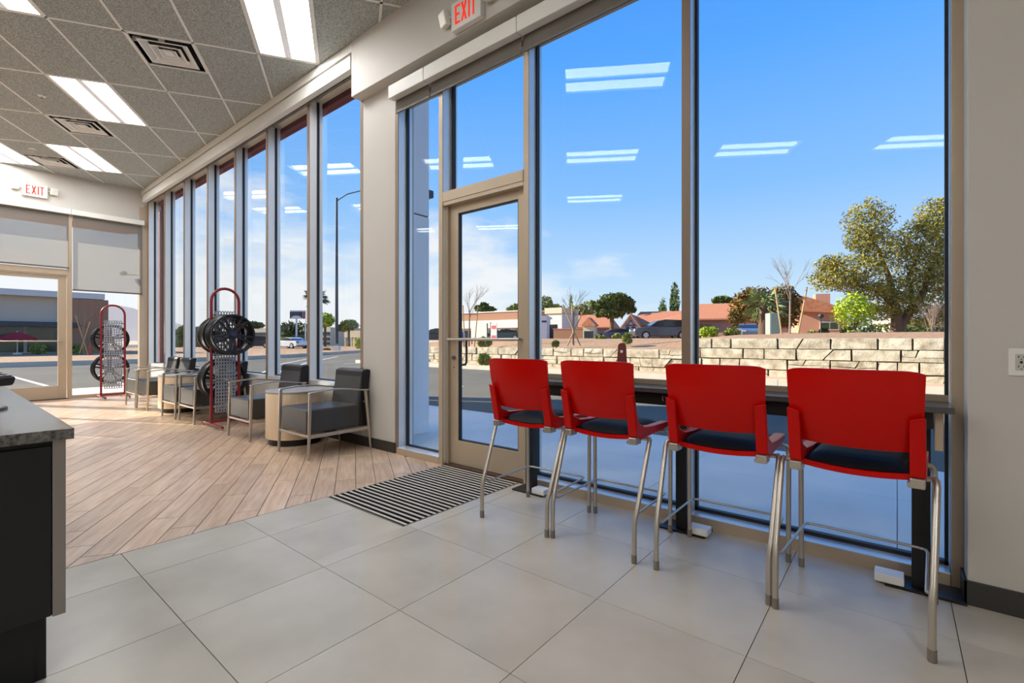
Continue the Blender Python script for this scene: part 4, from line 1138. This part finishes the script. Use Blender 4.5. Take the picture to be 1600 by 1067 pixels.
staked_tree('bare young tree tied to three stakes, left counter window', -10.07, 16.30, 1.02, 2.3, [(.28,-.42,1.55),(.02,-.05,1.62),(-.24,.45,1.42)], 8)
staked_tree('bare young tree with two stakes seen through the door glass', -15.76, 16.19, .9, 3.0, [(-.2,-.3,1.9),(.25,.42,1.85)], 12, 4)
palm('short fan palm with thick trunk in front of a rust coloured bush', -5.91, 29.98, 1.26, 1.83, 1.3, 26, 'frond', .26, seed=5)
plant('large_bush', 'wide rust and olive bush behind the fan palm', 'bush', -6.77, 35.72, 1.24, [(-1.51, 0.00, 2.12, 1.04, 0.45, 1.12), (-0.86, 0.00, 2.77, 1.12, 0.45, 0.78), (0.95, 0.00, 2.55, 1.29, 0.52, 1.04), (1.47, 0.00, 1.69, 0.69, 0.41, 1.04), (-2.16, 0.00, 1.47, 0.60, 0.24, 0.60), (0.43, 0.00, 1.47, 1.47, 0.59, 0.86)], 4200, .15, 'leaf_rust')
palm('tall palm beside the street light pole in the far windows', -57.04, 30.98, 0, 6.34, 1.75, 26, 'frond_dark', .2, seed=2)
plant('pine_tree', 'dark round-topped pine between the retail building and the left house', 'tree', -23.40, 45.41, 1.24, [(0.47, 0.00, 4.04, 1.75, 1.40, 0.81), (1.55, 0.00, 3.77, 0.94, 0.76, 0.67), (-0.67, 0.00, 3.50, 1.35, 1.08, 0.61), (0.00, 0.00, 2.82, 1.75, 1.40, 0.61), (2.02, 0.00, 3.09, 0.54, 0.43, 0.40)], 3200, .26, 'leaf_dark', [([(0,0,-.1),(.1,0,2.6)],.22)], fill=.3)
plant('cypress_tree', 'shorter slim cypress behind the left house', 'tree', -23.79, 60.55, 1.24, [(0.00, 0.00, 3.77, 0.26, 1.34, 1.67), (0.00, 0.00, 2.77, 0.38, 1.34, 1.67), (0.00, 0.00, 1.60, 0.38, 1.07, 1.34)], 900, .22, 'cypress', up=2.5, aspect=.7)
plant('cypress_tree', 'taller slim cypress behind the left house', 'tree', -22.59, 61.52, 1.24, [(0.00, 0.00, 5.78, 0.35, 1.34, 1.67), (0.00, 0.00, 4.78, 0.50, 1.34, 1.67), (0.00, 0.00, 3.61, 0.50, 1.07, 1.34)], 900, .22, 'cypress', up=2.5, aspect=.7)
plant('cypress_tree', 'thin cypress behind the bare staked tree', 'tree', -33.10, 52.98, 1.24, [(0.00, 0.00, 4.02, 0.14, 1.34, 1.67), (0.00, 0.00, 3.02, 0.20, 1.34, 1.67), (0.00, 0.00, 1.85, 0.20, 1.07, 1.34)], 900, .22, 'cypress', up=2.5, aspect=.7)
plant('background_tree', 'pale green tree crown over the right end of the retail building', 'tree', -41.38, 59.14, 1.24, [(0.00, 0.00, 5.46, 1.17, 0.93, 1.17), (-0.78, 0.00, 4.49, 1.36, 1.09, 0.97), (1.46, 0.00, 4.49, 1.36, 1.09, 0.97)], 900, .3, 'leaf_mid', [([(0,0,0),(0,0,5.46)],.18)])
plant('background_tree', 'pale green tree crown left of the round-topped pine', 'tree', -37.46, 62.33, 1.24, [(0.00, 0.00, 4.30, 1.75, 1.40, 0.97), (1.94, 0.00, 4.88, 1.94, 1.55, 1.07), (3.40, 0.00, 3.91, 1.55, 1.24, 0.97)], 900, .3, 'leaf_mid', [([(0,0,0),(0,0,4.30)],.18)])
plant('background_tree', 'dark tree crown over the middle of the retail building', 'tree', -48.62, 53.27, 1.24, [(0.00, 0.00, 5.08, 0.68, 0.54, 0.49), (-0.49, 0.00, 4.69, 1.07, 0.85, 0.49), (0.87, 0.00, 4.59, 0.78, 0.62, 0.39)], 900, .3, 'leaf_dark', [([(0,0,0),(0,0,5.08)],.18)])
plant('background_tree', 'thin pale tree crown over the retail building by the door stile', 'tree', -44.47, 56.63, 1.24, [(0.00, 0.00, 4.78, 1.36, 1.09, 0.58), (-1.17, 0.00, 4.49, 0.97, 0.78, 0.39)], 900, .3, 'leaf_mid', [([(0,0,0),(0,0,4.78)],.18)])
plant('background_tree', 'distant dark round tree over the right house roof', 'tree', -20.50, 76.09, 1.24, [(0.00, 0.00, 6.05, 1.36, 1.09, 0.49), (-0.97, 0.00, 5.85, 0.78, 0.62, 0.39), (0.97, 0.00, 5.85, 0.78, 0.62, 0.39)], 900, .3, 'leaf_dark', [([(0,0,0),(0,0,6.05)],.18)])
plant('background_tree', 'green tree in the farthest pane of the window bank', 'tree', -84.88, 23.83, 0.10, [(0.00, 0.00, 1.17, 1.17, 1.24, 1.55), (0.78, 0.00, 2.14, 0.87, 0.78, 0.97)], 900, .3, 'leaf_mid', [([(0,0,0),(0,0,1.17)],.18)])
plant('background_tree', 'dark green tree in the second farthest pane', 'tree', -82.32, 25.91, 0.10, [(0.00, 0.00, 1.94, 1.55, 1.24, 1.17), (0.78, 0.00, 0.68, 1.17, 0.93, 0.97)], 900, .3, 'leaf_dark', [([(0,0,0),(0,0,1.94)],.18)])
plant('background_tree', 'dark brown green trees behind the pylon sign', 'tree', -71.92, 34.36, 0.10, [(0.00, 0.00, 2.91, 1.75, 1.40, 0.97), (2.14, 0.00, 2.62, 1.55, 1.24, 1.17), (0.68, 0.00, 1.65, 2.14, 1.71, 0.97)], 900, .3, 'leaf_dark', [([(0,0,0),(0,0,2.91)],.18)])
plant('background_tree', 'light green tree right of the palm', 'tree', -67.39, 38.03, 0.10, [(0.00, 0.00, 4.08, 1.36, 1.09, 1.07), (-0.78, 0.00, 3.50, 0.97, 0.78, 0.78)], 900, .3, 'leaf_lime', [([(0,0,0),(0,0,4.08)],.18)])
plant('background_tree', 'thin olive tree over the arcade building', 'tree', -64.60, 40.29, 0.10, [(0.00, 0.00, 3.30, 1.36, 1.09, 0.78), (-0.97, 0.00, 2.91, 0.97, 0.78, 0.58)], 900, .3, 'leaf_mid', [([(0,0,0),(0,0,3.30)],.18)])
plant('background_tree', 'dark tree over the grey office building', 'tree', -75.91, 31.11, 0.10, [(0.00, 0.00, 3.30, 1.55, 1.24, 0.49), (-1.46, 0.00, 2.91, 0.97, 0.78, 0.49)], 900, .3, 'leaf_dark', [([(0,0,0),(0,0,3.30)],.18)])
plant('background_hedge', 'dark hedge in shade behind the large pine trunk', 'hedge', -0.08, 51.45, 1.24, [(-2.97, 0.00, 0.95, 1.40, 1.12, 0.65), (-0.81, 0.00, 0.84, 1.40, 1.12, 0.54), (1.35, 0.00, 0.95, 1.40, 1.12, 0.65), (3.34, 0.00, 1.16, 1.40, 1.12, 0.86)], 1500, .14, 'leaf_dark')
plant('clipped_hedge', 'clipped lime hedge against the right house wall', 'shrub', -11.12, 37.34, 1.35, [(0.00, 0.00, 0.41, 0.68, 0.54, 0.46), (-0.30, 0.00, 0.36, 0.41, 0.33, 0.41), (0.30, 0.00, 0.36, 0.41, 0.33, 0.41)], 600, 0.126, 'leaf_lime')
plant('shrub', 'rounded green shrub left of the blue car', 'shrub', -9.72, 38.48, 1.35, [(0.00, 0.00, 0.34, 0.58, 0.47, 0.39), (-0.26, 0.00, 0.29, 0.35, 0.28, 0.34), (0.26, 0.00, 0.29, 0.35, 0.28, 0.34)], 600, 0.126, 'leaf_mid')
plant('shrub', 'dark round shrub below the right house window', 'shrub', -3.73, 36.90, 1.37, [(0.00, 0.00, 0.27, 0.29, 0.25, 0.31), (-0.13, 0.00, 0.23, 0.18, 0.22, 0.27), (0.13, 0.00, 0.23, 0.18, 0.22, 0.27)], 600, 0.108, 'leaf_dark')
plant('shrub', 'low dark shrub behind the lime green tree', 'shrub', -2.42, 36.68, 1.48, [(0.00, 0.00, 0.24, 0.45, 0.36, 0.28), (-0.20, 0.00, 0.20, 0.27, 0.21, 0.24), (0.20, 0.00, 0.20, 0.27, 0.21, 0.24)], 600, 0.105, 'leaf_dark')
plant('shrub', 'small gravel shrub right of the staked tree', 'shrub', -2.47, 21.18, 1.18, [(0.00, 0.00, 0.16, 0.22, 0.17, 0.18), (-0.10, 0.00, 0.13, 0.13, 0.13, 0.16), (0.10, 0.00, 0.13, 0.13, 0.13, 0.16)], 600, 0.063, 'leaf_mid')
plant('shrub', 'wider gravel shrub below the lime green tree', 'shrub', -1.21, 20.91, 1.18, [(0.00, 0.00, 0.15, 0.30, 0.24, 0.17), (-0.13, 0.00, 0.13, 0.18, 0.14, 0.15), (0.13, 0.00, 0.13, 0.18, 0.14, 0.15)], 600, 0.060, 'leaf_mid')
plant('shrub', 'low shrub left of the dark car', 'shrub', -14.57, 26.81, 1.16, [(0.00, 0.00, 0.14, 0.36, 0.29, 0.18), (-0.16, 0.00, 0.10, 0.22, 0.17, 0.14), (0.16, 0.00, 0.10, 0.22, 0.17, 0.14)], 600, 0.105, 'leaf_mid')
plant('shrub', 'low shrub just before the dark car hood', 'shrub', -13.73, 27.50, 1.16, [(0.00, 0.00, 0.18, 0.32, 0.26, 0.22), (-0.14, 0.00, 0.14, 0.19, 0.16, 0.18), (0.14, 0.00, 0.14, 0.19, 0.16, 0.18)], 600, 0.105, 'leaf_mid')
plant('shrub', 'spiky green plant above the maroon stand', 'shrub', -7.95, 16.73, 1.01, [(0.00, 0.00, 0.21, 0.17, 0.18, 0.23), (-0.07, 0.00, 0.18, 0.10, 0.17, 0.21), (0.07, 0.00, 0.18, 0.10, 0.17, 0.21)], 600, 0.063, 'leaf_mid')
plant('shrub', 'yellow green shrub on the gravel behind the door push bar', 'shrub', -14.86, 16.28, 0.86, [(0.00, 0.00, 0.21, 0.33, 0.26, 0.24), (-0.14, 0.00, 0.18, 0.20, 0.17, 0.21), (0.14, 0.00, 0.18, 0.20, 0.17, 0.21)], 600, 0.077, 'leaf_mid')
plant('shrub', 'yellow green shrub at the foot of the stone wall', 'shrub', -13.24, 14.50, 0.12, [(0.00, 0.00, 0.24, 0.26, 0.21, 0.26), (-0.12, 0.00, 0.21, 0.16, 0.19, 0.24), (0.12, 0.00, 0.21, 0.16, 0.19, 0.24)], 600, 0.069, 'leaf_mid')
plant('shrub', 'tiny weed on the left gravel slope', 'shrub', -10.62, 15.85, 0.92, [(0.00, 0.00, 0.09, 0.13, 0.10, 0.12), (-0.06, 0.00, 0.06, 0.08, 0.07, 0.09), (0.06, 0.00, 0.06, 0.08, 0.07, 0.09)], 600, 0.067, 'leaf_mid')
plant('clipped_hedge', 'clipped lime hedge left of the white car', 'shrub', -68.28, 32.16, 0.25, [(0.00, 0.00, 0.64, 1.38, 1.10, 0.73), (-0.61, 0.00, 0.55, 0.83, 0.66, 0.64), (0.61, 0.00, 0.55, 0.83, 0.66, 0.64)], 600, 0.238, 'leaf_lime')
plant('shrub', 'brown dry shrub at the light pole foot', 'shrub', -42.86, 24.45, -0.39, [(0.00, 0.00, 0.31, 0.62, 0.50, 0.37), (-0.27, 0.00, 0.25, 0.37, 0.30, 0.31), (0.27, 0.00, 0.25, 0.37, 0.30, 0.31)], 600, 0.161, 'leaf_rust')
plant('shrub', 'lime bush at the right end of the far window bank', 'shrub', -45.79, 29.81, 0.32, [(0.00, 0.00, 0.46, 0.35, 0.42, 0.53), (-0.15, 0.00, 0.39, 0.21, 0.36, 0.46), (0.15, 0.00, 0.39, 0.21, 0.36, 0.46)], 600, 0.182, 'leaf_lime')
plant('shrub', 'olive shrub before the grey building, in the far door', 'shrub', -46.37, 4.86, 0.18, [(0.00, 0.00, 0.33, 0.49, 0.39, 0.38), (-0.22, 0.00, 0.29, 0.29, 0.27, 0.33), (0.22, 0.00, 0.29, 0.29, 0.27, 0.33)], 600, 0.116, 'leaf_mid')
plant('shrub', 'olive shrub left of the far wheel rack', 'shrub', -44.29, 6.55, 0.18, [(0.00, 0.00, 0.33, 0.45, 0.36, 0.38), (-0.20, 0.00, 0.29, 0.27, 0.27, 0.33), (0.20, 0.00, 0.29, 0.27, 0.27, 0.33)], 600, 0.116, 'leaf_mid')
# ---- far buildings: local x runs to the viewer's right, -y faces the viewer
def building(name, label, x, y, z, rz=.3): return thing(name, label, 'building', (x, y, z), rz)
def bxp(t, nm, m_, *b): return MB().box(*b).build(nm, m_, t)
def hip(t, x0, x1, y0, y1, z0, z1, over=.4, ridge=.0, nm='roof'):
    x0 -= over; x1 += over; y0 -= over; y1 += over; ym = (y0 + y1) / 2; ins = ridge
    return MB().add([(x0, y0, z0), (x1, y0, z0), (x1, y1, z0), (x0, y1, z0), (x0 + ins, ym, z1), (x1 - ins, ym, z1), (x0, y0, z0 - .15), (x1, y0, z0 - .15), (x1, y1, z0 - .15), (x0, y1, z0 - .15)],
                    [(0, 1, 5, 4), (1, 2, 5), (2, 3, 4, 5), (3, 0, 4), (6, 9, 8, 7), (0, 6, 7, 1), (1, 7, 8, 2), (2, 8, 9, 3), (3, 9, 6, 0)]).build(nm, 'roof_tile', t)
# right house: long low pink house
h = building('house', 'long low pink house with terracotta roof, right counter window', -11.41, 52.57, 1.20)
bxp(h, 'wall', 'stucco_pink', -6.4, 7.0, 0, 6, -.3, 2.23)
hip(h, -6.4, 7.0, 0, 6, 2.16, 3.94, .5, 1.5)
bxp(h, 'garage_door', 'stucco_brown', -5.7, -3.8, -.03, .02, 0, 1.6)
for x in (-1.8, 1.1): bxp(h, 'window', 'dark_glass', x, x + 1.0, -.03, .02, .7, 1.5)
h2 = building('house', 'pink gabled house wing with flat chimney block, left of the large pine', -4.16, 40.41, 1.24)
bxp(h2, 'wall', 'stucco_pink', -1.5, 1.45, 0, 3.4, -.3, 1.91)
za, zb_ = 3.08, 2.10
MB().prism([(-1.6, zb_ - .1), (1.75, zb_ - .35), (1.75, zb_ - .15), (-1.2, za), (-1.6, za - .1)], -.35, 3.5, 'y').build('roof', 'roof_tile', h2)
MB().prism([(-1.5, zb_ - .3), (1.45, zb_ - .3), (-1.2, za - .12)], -.02, .05, 'y').build('gable', 'stucco_pink', h2)
bxp(h2, 'chimney_block', 'stucco_pink', -.3, .6, .6, 1.6, zb_ - .1, 3.27)
w_ = bxp(h2, 'window', 'stucco_white', -.15, 1.0, -.05, .03, .62, 1.22)
MB().box(-.08, .40, -.06, -.04, .68, 1.16).box(.46, .93, -.06, -.04, .68, 1.16).build('pane', 'green_glass', w_)
# left house
h3 = building('house', 'pink house with timbered gable and terracotta roof behind the dark car', -18.30, 44.39, 1.24)
k_ = 46 / 741.5
bxp(h3, 'wall', 'stucco_pink', -32 * k_, 50 * k_, .0, 5, -.3, 1.54)
hip(h3, -32 * k_, 50 * k_, 0, 5, 1.47, 2.82, .4, .8)
gz0, gz1 = 1.29, 2.40
bxp(h3, 'gable_wall', 'stucco_white', -44 * k_, -20 * k_, -1.6, 0, -.3, gz0)
MB().prism([(-45 * k_, gz0 - .05), (-19 * k_, gz0 - .05), (-32 * k_, gz1 - .12)], -1.6, .2, 'y').build('gable', 'stucco_white', h3)
for s in (-1, 1):
    MB().prism([(-32 * k_, gz1), (-32 * k_ + s * 15 * k_, gz0 - .15), (-32 * k_ + s * 15 * k_, gz0 - .32), (-32 * k_, gz1 - .2)], -1.9, 2.5, 'y').build('gable_roof', 'roof_tile', h3)
    MB().tube([(-32 * k_ + s * 5 * k_, -1.64, gz0 + .05), (-32 * k_, -1.64, gz0 + .55)], .05, 4).build('timber', 'rack_red', h3)
MB().box(-40 * k_, -24 * k_, -1.66, -1.6, gz0 - .02, gz0 + .07).build('timber', 'rack_red', h3)
for x in (-40, -31): bxp(h3, 'window', 'dark_glass', x * k_, (x + 6) * k_, -1.64, -1.58, .3, 1.2)
bxp(h3, 'garage_door', 'stucco_brown', 8 * k_, 32 * k_, -.03, .05, 0, 1.25)
MB().add([(0 * k_, -2.2, 1.28), (52 * k_, -2.2, 1.40), (52 * k_, 3, 2.83), (22 * k_, 3, 2.57), (0, -2.2, .9), (52 * k_, -2.2, .9)], [(0, 1, 2, 3)]).build('front_roof', 'roof_tile', h3)
ks = building('kiosk', 'small tan gabled shed left of the round-topped pine', -20.19, 35.14, 1.20)
bxp(ks, 'wall', 'stucco_beige', -.5, .5, 0, 1, -.2, 1.25)
MB().prism([(-.65, 1.15), (.65, 1.15), (0, 1.85)], -.2, 1.2, 'y').build('roof', 'roof_tile', ks)
bxp(ks, 'opening', 'dark_glass', -.4, .4, -.03, .02, 0, .7)
fw = building('block_wall', 'low dark garden wall behind the bare staked tree', -23.94, 39.82, 1.20)
bxp(fw, 'wall_panel', 'stucco_brown', -2.6, 1.4, 0, .2, -.2, 1.0); bxp(fw, 'coping', 'roof_tile', -2.65, 1.45, -.03, .23, 1.0, 1.08)
rt = building('house', 'distant terracotta roof between shed and pine', -31.63, 56.76, 1.20)
bxp(rt, 'wall', 'stucco_pink', -4.2, 2.2, 0, 5, -.2, 1.7); hip(rt, -4.2, 2.2, 0, 5, 1.7, 3.5, .3, 1.0)
pw = building('house', 'pale low building with grey roof behind the bare shrub, far right', 3.56, 67.29, 1.20)
bxp(pw, 'wall', 'stucco_beige', -4.0, 5.0, 0, 6, -.3, 1.75); bxp(pw, 'roof_slab', 'stucco_grey', -4.4, 5.4, -.5, 6.4, 1.75, 2.3)
for x in (-3.2, -.6, 1.8): bxp(pw, 'window', 'dark_glass', x, x + 1.4, -.04, .03, .3, 1.3)
# retail building
r_ = building('retail_building', 'low white retail building with brown parapet seen through the door glass', -39.39, 45.31, 1.10, .06)
q_ = 60 / 741.5
bxp(r_, 'wall', 'stucco_white', -105 * q_, 72 * q_, 0, 8, -.3, 2.57)
bxp(r_, 'parapet', 'stucco_brown', -105 * q_, 72 * q_, -.1, 8, 2.57, 3.55)
bxp(r_, 'parapet_cap', 'stucco_white', -106 * q_, 73 * q_, -.2, 8.1, 3.55, 3.67)
bxp(r_, 'canopy', 'stucco_white', -105 * q_, 72 * q_, -1.6, 0, 1.52, 2.49)
for a_, b_ in ((-102, -90), (-86, -76), (-70, -58), (-54, -30), (-26, -6), (-2, 18), (24, 40), (46, 68)): bxp(r_, 'window', 'dark_glass', a_ * q_, b_ * q_, -.05, .03, .1, 1.25)
for a_ in (-88, -56, -28, -4, 21, 43, 70): bxp(r_, 'pillar', 'stucco_white', (a_ - 1.5) * q_, (a_ + 1.5) * q_, -1.5, -1.1, -.3, 1.35)
pt_ = building('portico', 'white portico with dark doorway left of the bare staked tree', -31.60, 46.48, 1.10, .06)
p_ = 56 / 741.5
bxp(pt_, 'wall', 'stucco_white', -12 * p_, 17 * p_, 0, 4, -.3, 3.16); bxp(pt_, 'cornice', 'stucco_beige', -13 * p_, 18 * p_, -.15, 4, 3.16, 3.84)
bxp(pt_, 'doorway', 'dark_glass', -5 * p_, 9 * p_, -.03, .03, 0, 1.88)
sg = thing('monument_sign', 'white monument sign with navy stripe at the left edge of the left counter window', 'sign', (-29.05, 40.82, 1.10), LAT)
bxp(sg, 'board', 'white', -.45, .5, 0, .3, 0, 2.6); bxp(sg, 'stripe', mat('navy stripe', rgb(60, 66, 120), .6), -.42, .47, -.02, 0, 1.9, 2.1)
bn = thing('trailer_banner', 'large pale banner board on the gravel seen through the door glass', 'banner', (-20.54, 21.97, 1.08), .1)
bxp(bn, 'board', 'stucco_white', -.62, .62, 0, .05, .1, 1.12); bxp(bn, 'post', 'pole', -.64, -.58, .05, .1, -.2, 1.12); bxp(bn, 'post', 'pole', .58, .64, .05, .1, -.2, 1.12)
b2 = thing('trailer_banner', 'narrow pink and white banner beside the pale banner board', 'banner', (-19.16, 21.80, 1.08), .1)
bxp(b2, 'board', 'stucco_white', -.2, .24, 0, .04, .1, 1.1)
MB().box(-.14, .18, -.01, 0, .75, .95).box(-.14, .18, -.01, 0, .2, .35).build('mark', mat('pink print', rgb(206, 84, 100), .6), b2); bxp(b2, 'post', 'pole', -.25, -.2, .0, .05, -.2, 1.15)
bs = thing('parking_sign', 'small blue parking sign on a post seen at the left edge of the door glass', 'sign', (-17.02, 17.09, 0.85), LAT)
bxp(bs, 'plate', mat('sign blue', rgb(40, 110, 200), .5), -.09, .10, -.02, 0, 0.34, 0.69); MB().tube([(0, .01, -.2), (0, .01, .75)], .025, 6).build('post', 'pole', bs)
ub = thing('utility_box', 'pale green metal utility cabinet beside the staked tree', 'utility box', (-3.81, 21.38, 1.22), LAT)
bxp(ub, 'pad', 'concrete', -.28, .28, -.05, .45, -.1, .05); MB().box(-.19, .21, 0, .36, .05, 1.01).build('cabinet', mat('utility green', rgb(150, 170, 148), .6), ub, bevel=.015); bxp(ub, 'door_panel', mat('utility green', rgb(150, 170, 148)), -.16, .18, -.012, 0, .12, 0.96)
lp = thing('lamp_post', 'short black lamp post before the pink gabled house', 'lamp post', (-3.50, 33.22, 1.24), LAT)
MB().tube([(0, 0, -.1), (0, 0, 1.2)], .035, 8).build('post', 'pole', lp); MB().lathe([(0, 1.2), (.12, 1.22), (.16, 1.32), (.12, 1.44), (0, 1.47)], 12).build('globe', 'pole', lp, smooth=60)
# street light
sl_ = thing('street_light', 'tall dark street light pole in the last pane of the far window bank', 'street light', (-41.27, 24.46, 0.00), LAT)
zt = 14.63
bxp(sl_, 'base', 'concrete', -.28, .28, -.28, .28, 0, .6); MB().tube([(0, 0, .8), (0, 0, zt)], [.16, .10], 10).build('pole', 'pole', sl_, smooth=50)
MB().tube([(0, 0, zt - .3), (1.0, 0, zt + .35), (2.6, 0, zt + .75)], .05, 6).build('arm', 'pole', sl_); MB().box(2.4, 3.5, -.2, .2, zt + .66, zt + .86).build('lamp_head', 'pole', sl_, bevel=.05)
# cars
car('dark grey sport utility car parked before the timbered gable house', -14.72, 37.00, 1.20, LAT, rgb(84, 88, 98), 4.6, 1.55)
car('small blue car between hedge and fan palm', -10.24, 45.78, 1.24, LAT + 1.3, rgb(112, 130, 152), 4.2, 1.45, 'sedan')
car('low purple grey car behind the spiky plant', -20.45, 40.07, 1.10, LAT, rgb(92, 84, 112), 4.4, 1.2, 'sedan')
car('white car in the far lot left of the palm', -55.58, 27.01, 0.16, LAT - .5, rgb(226, 226, 226), 4.5, 1.4, 'sedan')
car('dark pickup coloured car right of the white car', -60.24, 30.96, 0.16, LAT + .2, rgb(70, 84, 110), 4.6, 1.7)
car('dark car near the grey office in the middle pane', -62.76, 26.34, 0.16, LAT, rgb(50, 54, 60), 4.6, 1.5)
car('black car parked before the retail building beside the clad column', -39.25, 35.11, 0.90, LAT, rgb(40, 44, 50), 4.4, 1.5)
car('green grey car under the retail canopy seen through the door', -34.83, 41.28, 1.10, LAT, rgb(70, 92, 90), 4.4, 1.4, 'sedan')
# buildings beyond the far window bank
of = building('office_building', 'grey two storey office with dark window bands behind the palm', -89.23, 43.48, 0.00)
o_ = 90 / 741.5
bxp(of, 'wall', 'stucco_grey', -78 * o_, 78 * o_, 0, 10, 0, 3.48)
for v0, v1 in ((519, 524), (527, 531.5), (534, 538)): bxp(of, 'window_band', 'dark_glass', -77 * o_, 77 * o_, -.1, .1, 1.15 + (531.2 - v1) * o_, 1.15 + (531.2 - v0) * o_)
ar = building('arcade_building', 'beige arcade building with columns at the right end of the window bank', -66.43, 42.67, 0.10)
a_ = 75 / 741.5
bxp(ar, 'wall', 'stucco_grey', -22 * a_, 30 * a_, 1.5, 8, 0, 2.4); bxp(ar, 'parapet', 'stucco_beige', -23 * a_, 32 * a_, 0, 8, 1.47, 2.54)
for i in range(8): bxp(ar, 'column', 'stucco_beige', (-22 + i * 6) * a_, (-20.6 + i * 6) * a_, 0, .3, 0, 1.47)
py = thing('pylon_sign', 'grey billboard with dark arch and red edge on a white post', 'sign', (-62.99, 31.30, 0.10), LAT)
y_ = 64 / 741.5
bxp(py, 'board', 'white', -9 * y_, 15 * y_, 0, .3, 3.92, 5.04)
zz0, zz1 = 3.92, 4.86
arc = [(-9 * y_, zz0), (-9 * y_, zz1), (11 * y_, zz1), (11 * y_, zz0)] + [(1 * y_ + 9 * y_ * math.cos(PI * k / 8), zz0 + .45 * (zz1 - zz0) * math.sin(PI * k / 8)) for k in range(1, 8)]
MB().prism(arc, -.03, 0, 'y').build('arch', 'pole', py); bxp(py, 'red_edge', 'rack_red', 12 * y_, 15 * y_, -.03, 0, zz0, zz1)
bxp(py, 'post', 'white', -.5 * y_, 1.5 * y_, .05, .25, 0, zz0)
fp = thing('flag_pole', 'thin white pole beside the billboard sign', 'pole', (-56.14, 29.13, 0.10), LAT)
MB().tube([(0, 0, 0), (0, 0, 4.22)], [.07, .05], 8).build('shaft', 'white', fp); MB().lathe([(0, 0), (.18, 0), (.18, .1), (0, .1)], 10).build('base', 'concrete', fp)
# west building across the lot, seen through the far door
wb_ = thing('strip_building', 'grey strip building with dark shopfront seen through the far door', 'building', (-50, 5, 0))
bxp(wb_, 'wall', 'stucco_grey', -12, 0, -30, 3.2, 2.2, 4.4); bxp(wb_, 'roof_cap', 'stucco_white', -12.3, .5, -30, 4.0, 4.4, 4.85)
bxp(wb_, 'awning_band', 'pole', 0, .9, -30, 2.4, 2.15, 2.5); bxp(wb_, 'shopfront_wall', 'stucco_grey', -12, -.5, -30, 3.2, 0, 2.2)
for y0, y1 in ((-8.5, -7.4), (-3.8, -2.2), (-1.9, -.5), (-.3, 1.3)): w__ = bxp(wb_, 'window', 'green_glass', -.5, -.42, y0, y1, .25, 2.1)
bxp(wb_, 'corner_pillar', 'stucco_brown', -3, .6, 2.0, 4.2, 0, 4.35); bxp(wb_, 'roof_unit', 'stucco_white', -5, -3, -4.2, -1.8, 4.85, 5.4)
um = thing('patio_umbrella', 'dark red patio umbrella before the grey strip building', 'umbrella', (-47.51, 3.94, 0.16), LAT)
MB().lathe([(1.05, 1.05), (.55, 1.38), (0, 1.55), (0, 1.50), (.54, 1.33), (1.03, 1.0)], 8).build('canopy', mat('umbrella red', rgb(186, 22, 32), .7), um); MB().tube([(0, 0, 0), (0, 0, 1.6)], .03, 6).build('pole', 'white', um); MB().lathe([(0, 0), (.25, 0), (.2, .1), (0, .1)], 10).build('base', 'concrete', um)
cone = thing('traffic_cone', 'small orange cone left of the far wheel rack', 'cone', (-42.28, 6.89, 0.16))
MB().lathe([(.16, 0), (.16, .03), (.11, .04), (.03, .7), (0, .7)], 12).build('body', mat('cone orange', rgb(230, 90, 40), .6), cone); MB().box(-.2, .2, -.2, .2, 0, .03).build('foot', 'tyre', cone)
staked_tree('bare young tree with stakes in the far window beside the wheel rack', -41.29, 6.41, 0.16, 3.4, [(.35, -.5, 2.6), (-.3, .45, 2.2)], 21)
# distant hills
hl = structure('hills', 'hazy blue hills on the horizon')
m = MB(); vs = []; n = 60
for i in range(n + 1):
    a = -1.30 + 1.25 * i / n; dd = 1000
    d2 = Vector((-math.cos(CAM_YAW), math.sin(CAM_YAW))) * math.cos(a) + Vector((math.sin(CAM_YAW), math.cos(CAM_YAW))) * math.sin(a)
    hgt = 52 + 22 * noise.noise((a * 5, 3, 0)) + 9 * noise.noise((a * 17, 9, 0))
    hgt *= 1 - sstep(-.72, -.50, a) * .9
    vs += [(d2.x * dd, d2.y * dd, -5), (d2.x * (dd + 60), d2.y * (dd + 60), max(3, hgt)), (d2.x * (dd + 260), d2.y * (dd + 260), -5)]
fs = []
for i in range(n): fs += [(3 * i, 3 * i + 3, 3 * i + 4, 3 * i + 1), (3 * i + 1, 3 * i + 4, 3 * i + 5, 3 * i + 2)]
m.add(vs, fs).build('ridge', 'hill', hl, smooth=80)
fg = structure('field', 'far dry ground to the horizon'); MB().box(-1500, 1500, -1500, 1500, -.6, -.31).build('far_ground', 'soil', fg)
